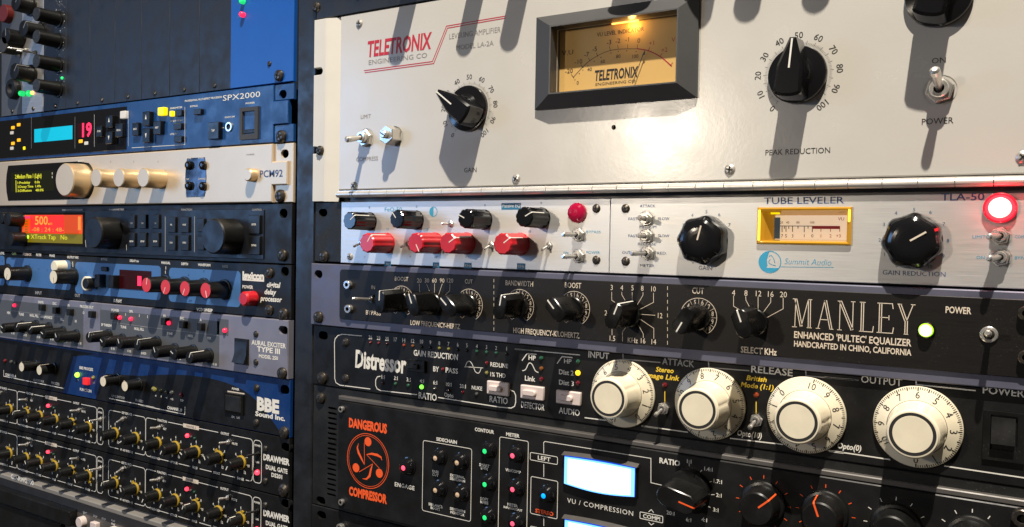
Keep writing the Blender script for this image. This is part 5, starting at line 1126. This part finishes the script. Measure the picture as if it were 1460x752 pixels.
Nb(G8, 'BBE PROCESS', 770, 225, 24); Nb(G8, 'FUNCTION', 765, 418, 24); Nb(G8, 'CHANNEL A', 95, 285, 22); Nb(G8, 'IN', 697, 325, 14, 'grey_ink'); Nb(G8, 'OUT', 835, 350, 14, 'grey_ink'); Nb(G8, 'LO CONTOUR', 345, 332, 18, 'grey_ink'); Nb(G8, 'PROCESS', 495, 358, 22, 'grey_ink'); Nb(G8, 'LO CONTOUR', 1058, 478, 20, 'grey_ink'); Nb(G8, 'PROCESS', 1245, 512, 20, 'grey_ink')
LN(bb, G8, [(33, 238), (33, 292), (570, 402)], .7, 'white_ink', bh); LN(bb, G8, [(975, 490), (1379, 572)], .7, 'white_ink', bh); LN(bb, H1, [(0, 418), (340, 490), (343, 432)], .7, 'white_ink', bh); Nb(H1, 'CHANNEL B', 262, 447, 22)
for t, x, y in (('-6', 118, 345), ('0', 160, 352), ('+6', 200, 362), ('+12', 242, 372), ('CLIP', 318, 382)): Nb(H1, t, x, y, 14)
for c, x, y, m in ((H1, 117, 300, 'dim_yellow'), (H1, 160, 308, 'olive_glass'), (H1, 205, 317, 'dim_clear'), (H1, 245, 323, 'dim_clear'), (H1, 318, 338, 'dim_red'), (G8, 50, 155, 'dim_red'), (G8, 105, 165, 'dim_clear'), (G8, 142, 172, 'dim_clear'), (G8, 838, 306, 'dim_yellow'), (G8, 1376, 405, 'dim_yellow')): led(bb, *c(x, y), 2., m, .1)
led(bb, *G8(698, 280), 2.3, 'lime_lit', .1, 1)
key(bb, G8, 757, 340, 7.5, 6.4, 'red_glow', None, .1, 3)
for x, y, a in ((192, 210, -8), (350, 240, 5), (920, 340, 10), (1114, 382, -12)): bb.inst('knob', round_mesh(4.9, 14, 'black_satin', 'cream_plastic', 'cream_ink', True, 1.3, .95, .45), *G8(x, y, 14), 0, a)
a = H1(655, 490); e = H1(800, 330); b = MB(); rings(b, [(a[0], e[0], a[1]+2, e[1]-1, 0), (a[0], e[0], a[1]+2, e[1]-1, 1.6), (a[0]+1.6, e[0]-1.6, a[1]+3.4, e[1]-2.4, 1.5), (a[0]+1.6, e[0]-1.6, a[1]+3.4, e[1]-2.4, .4)]); q = bb.part('power_switch', b, 'black_gloss')
b = MB(); b.slab(rect(a[0]+1.8, e[0]-1.8, a[1]+3.6, e[1]-2.6), .2, 2.6, 0, .8); bb.part('rocker', b, 'dusty_black', parent=q)
LN(bb, H1, [(668, 312), (798, 332)], .9, 'cream_ink', bh); Nb(H1, 'POWER', 730, 296, 16)
Nb(H1, 'ON   OFF', 730, 512, 16)
T(bb, H1, 'BBE', (893, 455), (1063, 478), 92, 'white_ink', bh, bold=.055, space=1.0); T(bb, H1, 'Sound Inc.', (881, 500), (1108, 538), 34, 'white_ink', bh, bold=.04)
for x, y in ((893, 287), (890, 552)): screw(bb, *H1(x, y), 3., 'black_screw', -.2, 'panel_screw')
screw(bb, *H1(1108, 628), 4.8)
bb.finish()

# ------------------------------------------------------------------ the two gates
H2 = crop(0, 540, 5.79); H3 = crop(130, 560, 6.835); H4 = crop(260, 580, 4.372)
def knob_gate():
    b = MB(); b.lathe([(5.5, 0), (5.5, 1.0), (5.1, 1.3), (4.9, 1.3, 1), (4.4, 1.5, 1)], 36, 1)
    b.lathe([(4.6, 1.3), (4.4, 12.6), (3.9, 13.2), (.01, 13.2)], 30); b.box(-1.1, 1.1, 4.9, 7.2, .1, 1.2, 1)
    b.box(-.4, .4, .6, 3.9, 13.1, 13.35, 2)
    b.add([(-.3, 7, 4.52), (.3, 7, 4.52), (.3, 12.7, 4.46), (-.3, 12.7, 4.46)], [(0, 1, 2, 3)], 2)
    return b.mesh('knob', ['black_satin', 'yellow_plastic', 'white_ink'])
def gate(label, z0, z1, dv):
    u = Unit('noise_gate', label, 'noise gate', -262, z0, 'pair of dual noise gates')
    zc = (z0+z1)/2
    q = lambda x, y: H4(x, y+dv)
    hx, hz = q(645, 255)
    panel(u, XL, XR2, z0+.4, z1-.4, 'black_panel', -3, 0, [stadium(hx, hz, 9.5, 7)], ch=.4); rear(u, z0, z1)
    screw(u, *q(635, 520), 4.9); 
    for y in (262, 463): screw(u, *q(518, y), 2.5, 'black_screw', -.2, 'panel_screw')
    zt = zc+16.4; zb = zc-16.6
    X = lambda c, x, y: c(x, y)[0]
    # one channel: x positions measured from the right-hand channel, the other channel a fixed step to its left
    xa = X(H3, 172, 350); xb = X(H3, 530, 420); xc = X(H4, 438, 330); xd = X(H4, 444, 330); xe = X(H4, 494, 330)
    stp = xc-X(H2, 798, 380)
    for ch in (0, 1):
        o = -stp*ch
        def rr(x0, x1): u.line(rrect(x0+o, x1+o, zb, zt, 3, 4), .55, 'white_ink', .11, True)
        rr(xa, xb); rr(xb+.4, xc); rr(xd, xe)
        for t, f, w in (('KEY SOURCE', .5, 0), ):
            u.ink('black_panel', name='line_gap').quad((xa+xb)/2+o-9, (xa+xb)/2+o+9, zt-1.2, zt+1.2, .13); u.num(t, (xa+xb)/2+o, zt, 1.9, 0, 'white_ink', .16, .9, .03)
        for t, f in (('FUNCTION', .17), ('OUTPUT', .76)):
            x = xb+(xc-xb)*f+o; u.ink('black_panel', name='line_gap').quad(x-8, x+8, zt-1.2, zt+1.2, .13); u.num(t, x, zt, 1.9, 0, 'white_ink', .16, .9, .03)
        x = xb+(xc-xb)*.45+o; u.ink('cream_ink', name='name_plate').slab([(x-10, zt-1.6), (x+10, zt-1.6), (x+10, zt+1.6), (x-10, zt+1.6)], .1, .2)
        u.num('CHANNEL %d' % (2-ch), x, zt, 1.6, 0, 'ash_ink', .3, 1., .02)
        for t, f in (('THRESHOLD', .1), ('ATTACK', .29), ('HOLD', .49), ('DECAY', .69), ('RANGE', .9)):
            x = xb+(xc-xb)*f+o; u.ink('black_panel', name='line_gap').quad(x-6, x+6, zb-1.2, zb+1.2, .13); u.num(t, x, zb, 1.8, 0, 'white_ink', .16, .9, .03)
        u.ink('black_panel', name='line_gap').quad((xa+xb)/2+o-12, (xa+xb)/2+o+12, zb-1.2, zb+1.2, .13); u.num('HF - KEY FILTERS - LF', (xa+xb)/2+o, zb, 1.7, 0, 'white_ink', .16, .8, .03)
        ks = [xa+(xb-xa)*.18, xa+(xb-xa)*.74]+[xb+(xc-xb)*f for f in (.125, .305, .50, .71, .905)]
        for i, x in enumerate(ks):
            a = random.choice((-150, -120, -60, -30, 25, 60, 150, 190)); x += o; zk = zc-3.5
            u.inst('knob', cache('gate', knob_gate), x, zk, 0, a)
            for k in range(7):
                t = R(-150+50*k); u.num(str(k*2 if k else 0), x+8.6*sin(t), zk+8.6*cos(t), 1.9, 0, 'white_ink', .12, .9, .04)
                u.line([(x+6.1*sin(t), zk+6.1*cos(t)), (x+7.2*sin(t), zk+7.2*cos(t))], .4, 'white_ink', name='scale_ticks')
        for f, w in ((.13, 'KEY'), (.78, 'MUTE')):
            x = xb+(xc-xb)*f+o; toggle(u, x+2, zc+10.5, 2.2, -85, 6, 22, rl=.9, name='mini_toggle', lever='nickel'); u.num(w, x+9, zc+10, 1.7, 0, 'white_ink', .12, 1, .03)
        x = xa+(xb-xa)*.4+o; toggle(u, x, zc+11, 2.2, 0 if ch else 180, 5, 25, rl=.9, name='mini_toggle')
        x = xb+(xc-xb)*.42+o; led(u, x, zc+8.6, 1.7, 'pinkhot_lit', 0, 1); led(u, x+4.6, zc+8.2, 1.1, 'dim_clear'); led(u, x+9, zc+7.6, 1.1, 'dim_green')
        x = (xd+xe)/2+o; u.num('BYPASS' if ch else 'POWER', x, zt-4, 1.5, 0, 'white_ink', .12, .9, .03)
        toggle(u, x+1, zc+6.5, 2.2, -100, 8, 18, rl=.9, name='mini_toggle', lever='chrome' if ch else 'black_satin', nut='chrome' if ch else 'black_satin')
        u.num('ON', x, zc-.5, 1.6, 0, 'white_ink', .12, 1, .03)
        if not ch: led(u, x+.5, zc-8.3, 2., 'pinkhot_lit', 0, 1)
    c = lambda x, y, h=0.: H4(x, y+dv, h)
    T(u, c, 'DRAWMER', (505, 330), (668, 368), 36, bold=.045); T(u, c, 'DUAL GATE', (520, 388), (655, 419), 26, bold=.035); T(u, c, 'DS201', (555, 436), (622, 452), 24, bold=.035)
    u.finish()
gate('black dual noise gate directly under the black and blue maximizer', LM5, LM4, 0)
gate('black dual noise gate directly above the grey disc recorder', LM6, LM5, 352)

# ------------------------------------------------------------------ disc recorder at the bottom
H5 = crop(0, 640, 6.717); H6 = crop(0, 660, 7.3)
cz1 = LM6-.5
cd = Unit('disc_recorder', 'dark grey disc recorder with pale top strip at the bottom left', 'disc recorder', -262, cz1-2*U)
panel(cd, XL, XR2, cz1-2*U, cz1, 'grey_metal', -3, -1, ch=.4); rear(cd, cz1-2*U, cz1)
s0 = (H6(400, 285, 6)[1]+H6(200, 222, 6)[1]+H6(1100, 505, 6)[1])/3; b = MB(); b.slab(rect(XL+12, XR2-16, s0, cz1-1.5), -1, 6, 0, .8); cd.part('top_strip', b, 'grey_lid')
b = MB(); b.slab(rect(XL+12, XR2-16, cz1-2*U+4, s0-1.2), -1, 1.2, 0, .5); cd.part('face_plate', b, 'grey_metal')
T(cd, lambda x, y, h=0.: H6(x, y, 6.1), 'CD-RW2000', (112, 160), (352, 238), 44, 'white_ink', 6.12, bold=.035)
tx1 = H6(720, 535, 9)[0]; tz1 = (H6(0, 270, 9)[1]+H6(700, 510, 9)[1])/2; b = MB(); b.slab(rrect(XL+30, tx1, tz1-14, tz1, 1.2), 1, 9, 0, 1.0); cd.part('disc_tray', b, 'black_satin')
tz2 = H6(0, 470, 9)[1]; b = MB(); b.slab(rrect(XL+30, tx1-20, tz2-22, tz1-15.5, 1.2), 1, 6, 0, 1.0); cd.part('display_window', b, 'black_satin')
for x, y, w in ((885, 522, 5), (990, 558, 6), (1080, 585, 6), (1180, 605, 8), (1180, 640, 8)): N(cd, H6, ('EJECT' if w < 6 else 'STOP' if w < 8 else 'PLAY'), x, y, 20, 'white_ink', 1.35, bold=.04)
cd.inst('push_button', round_mesh(5.2, 5, 'bone_button', None, None), *H6(820, 625, 6), 1.2); 
for x in (965, 1170, 1390, 1600): key(cd, H6, x, 665+(x-965)*.27, 9, 7, 'bone_button', None, 1.2, 4)
cd.finish()
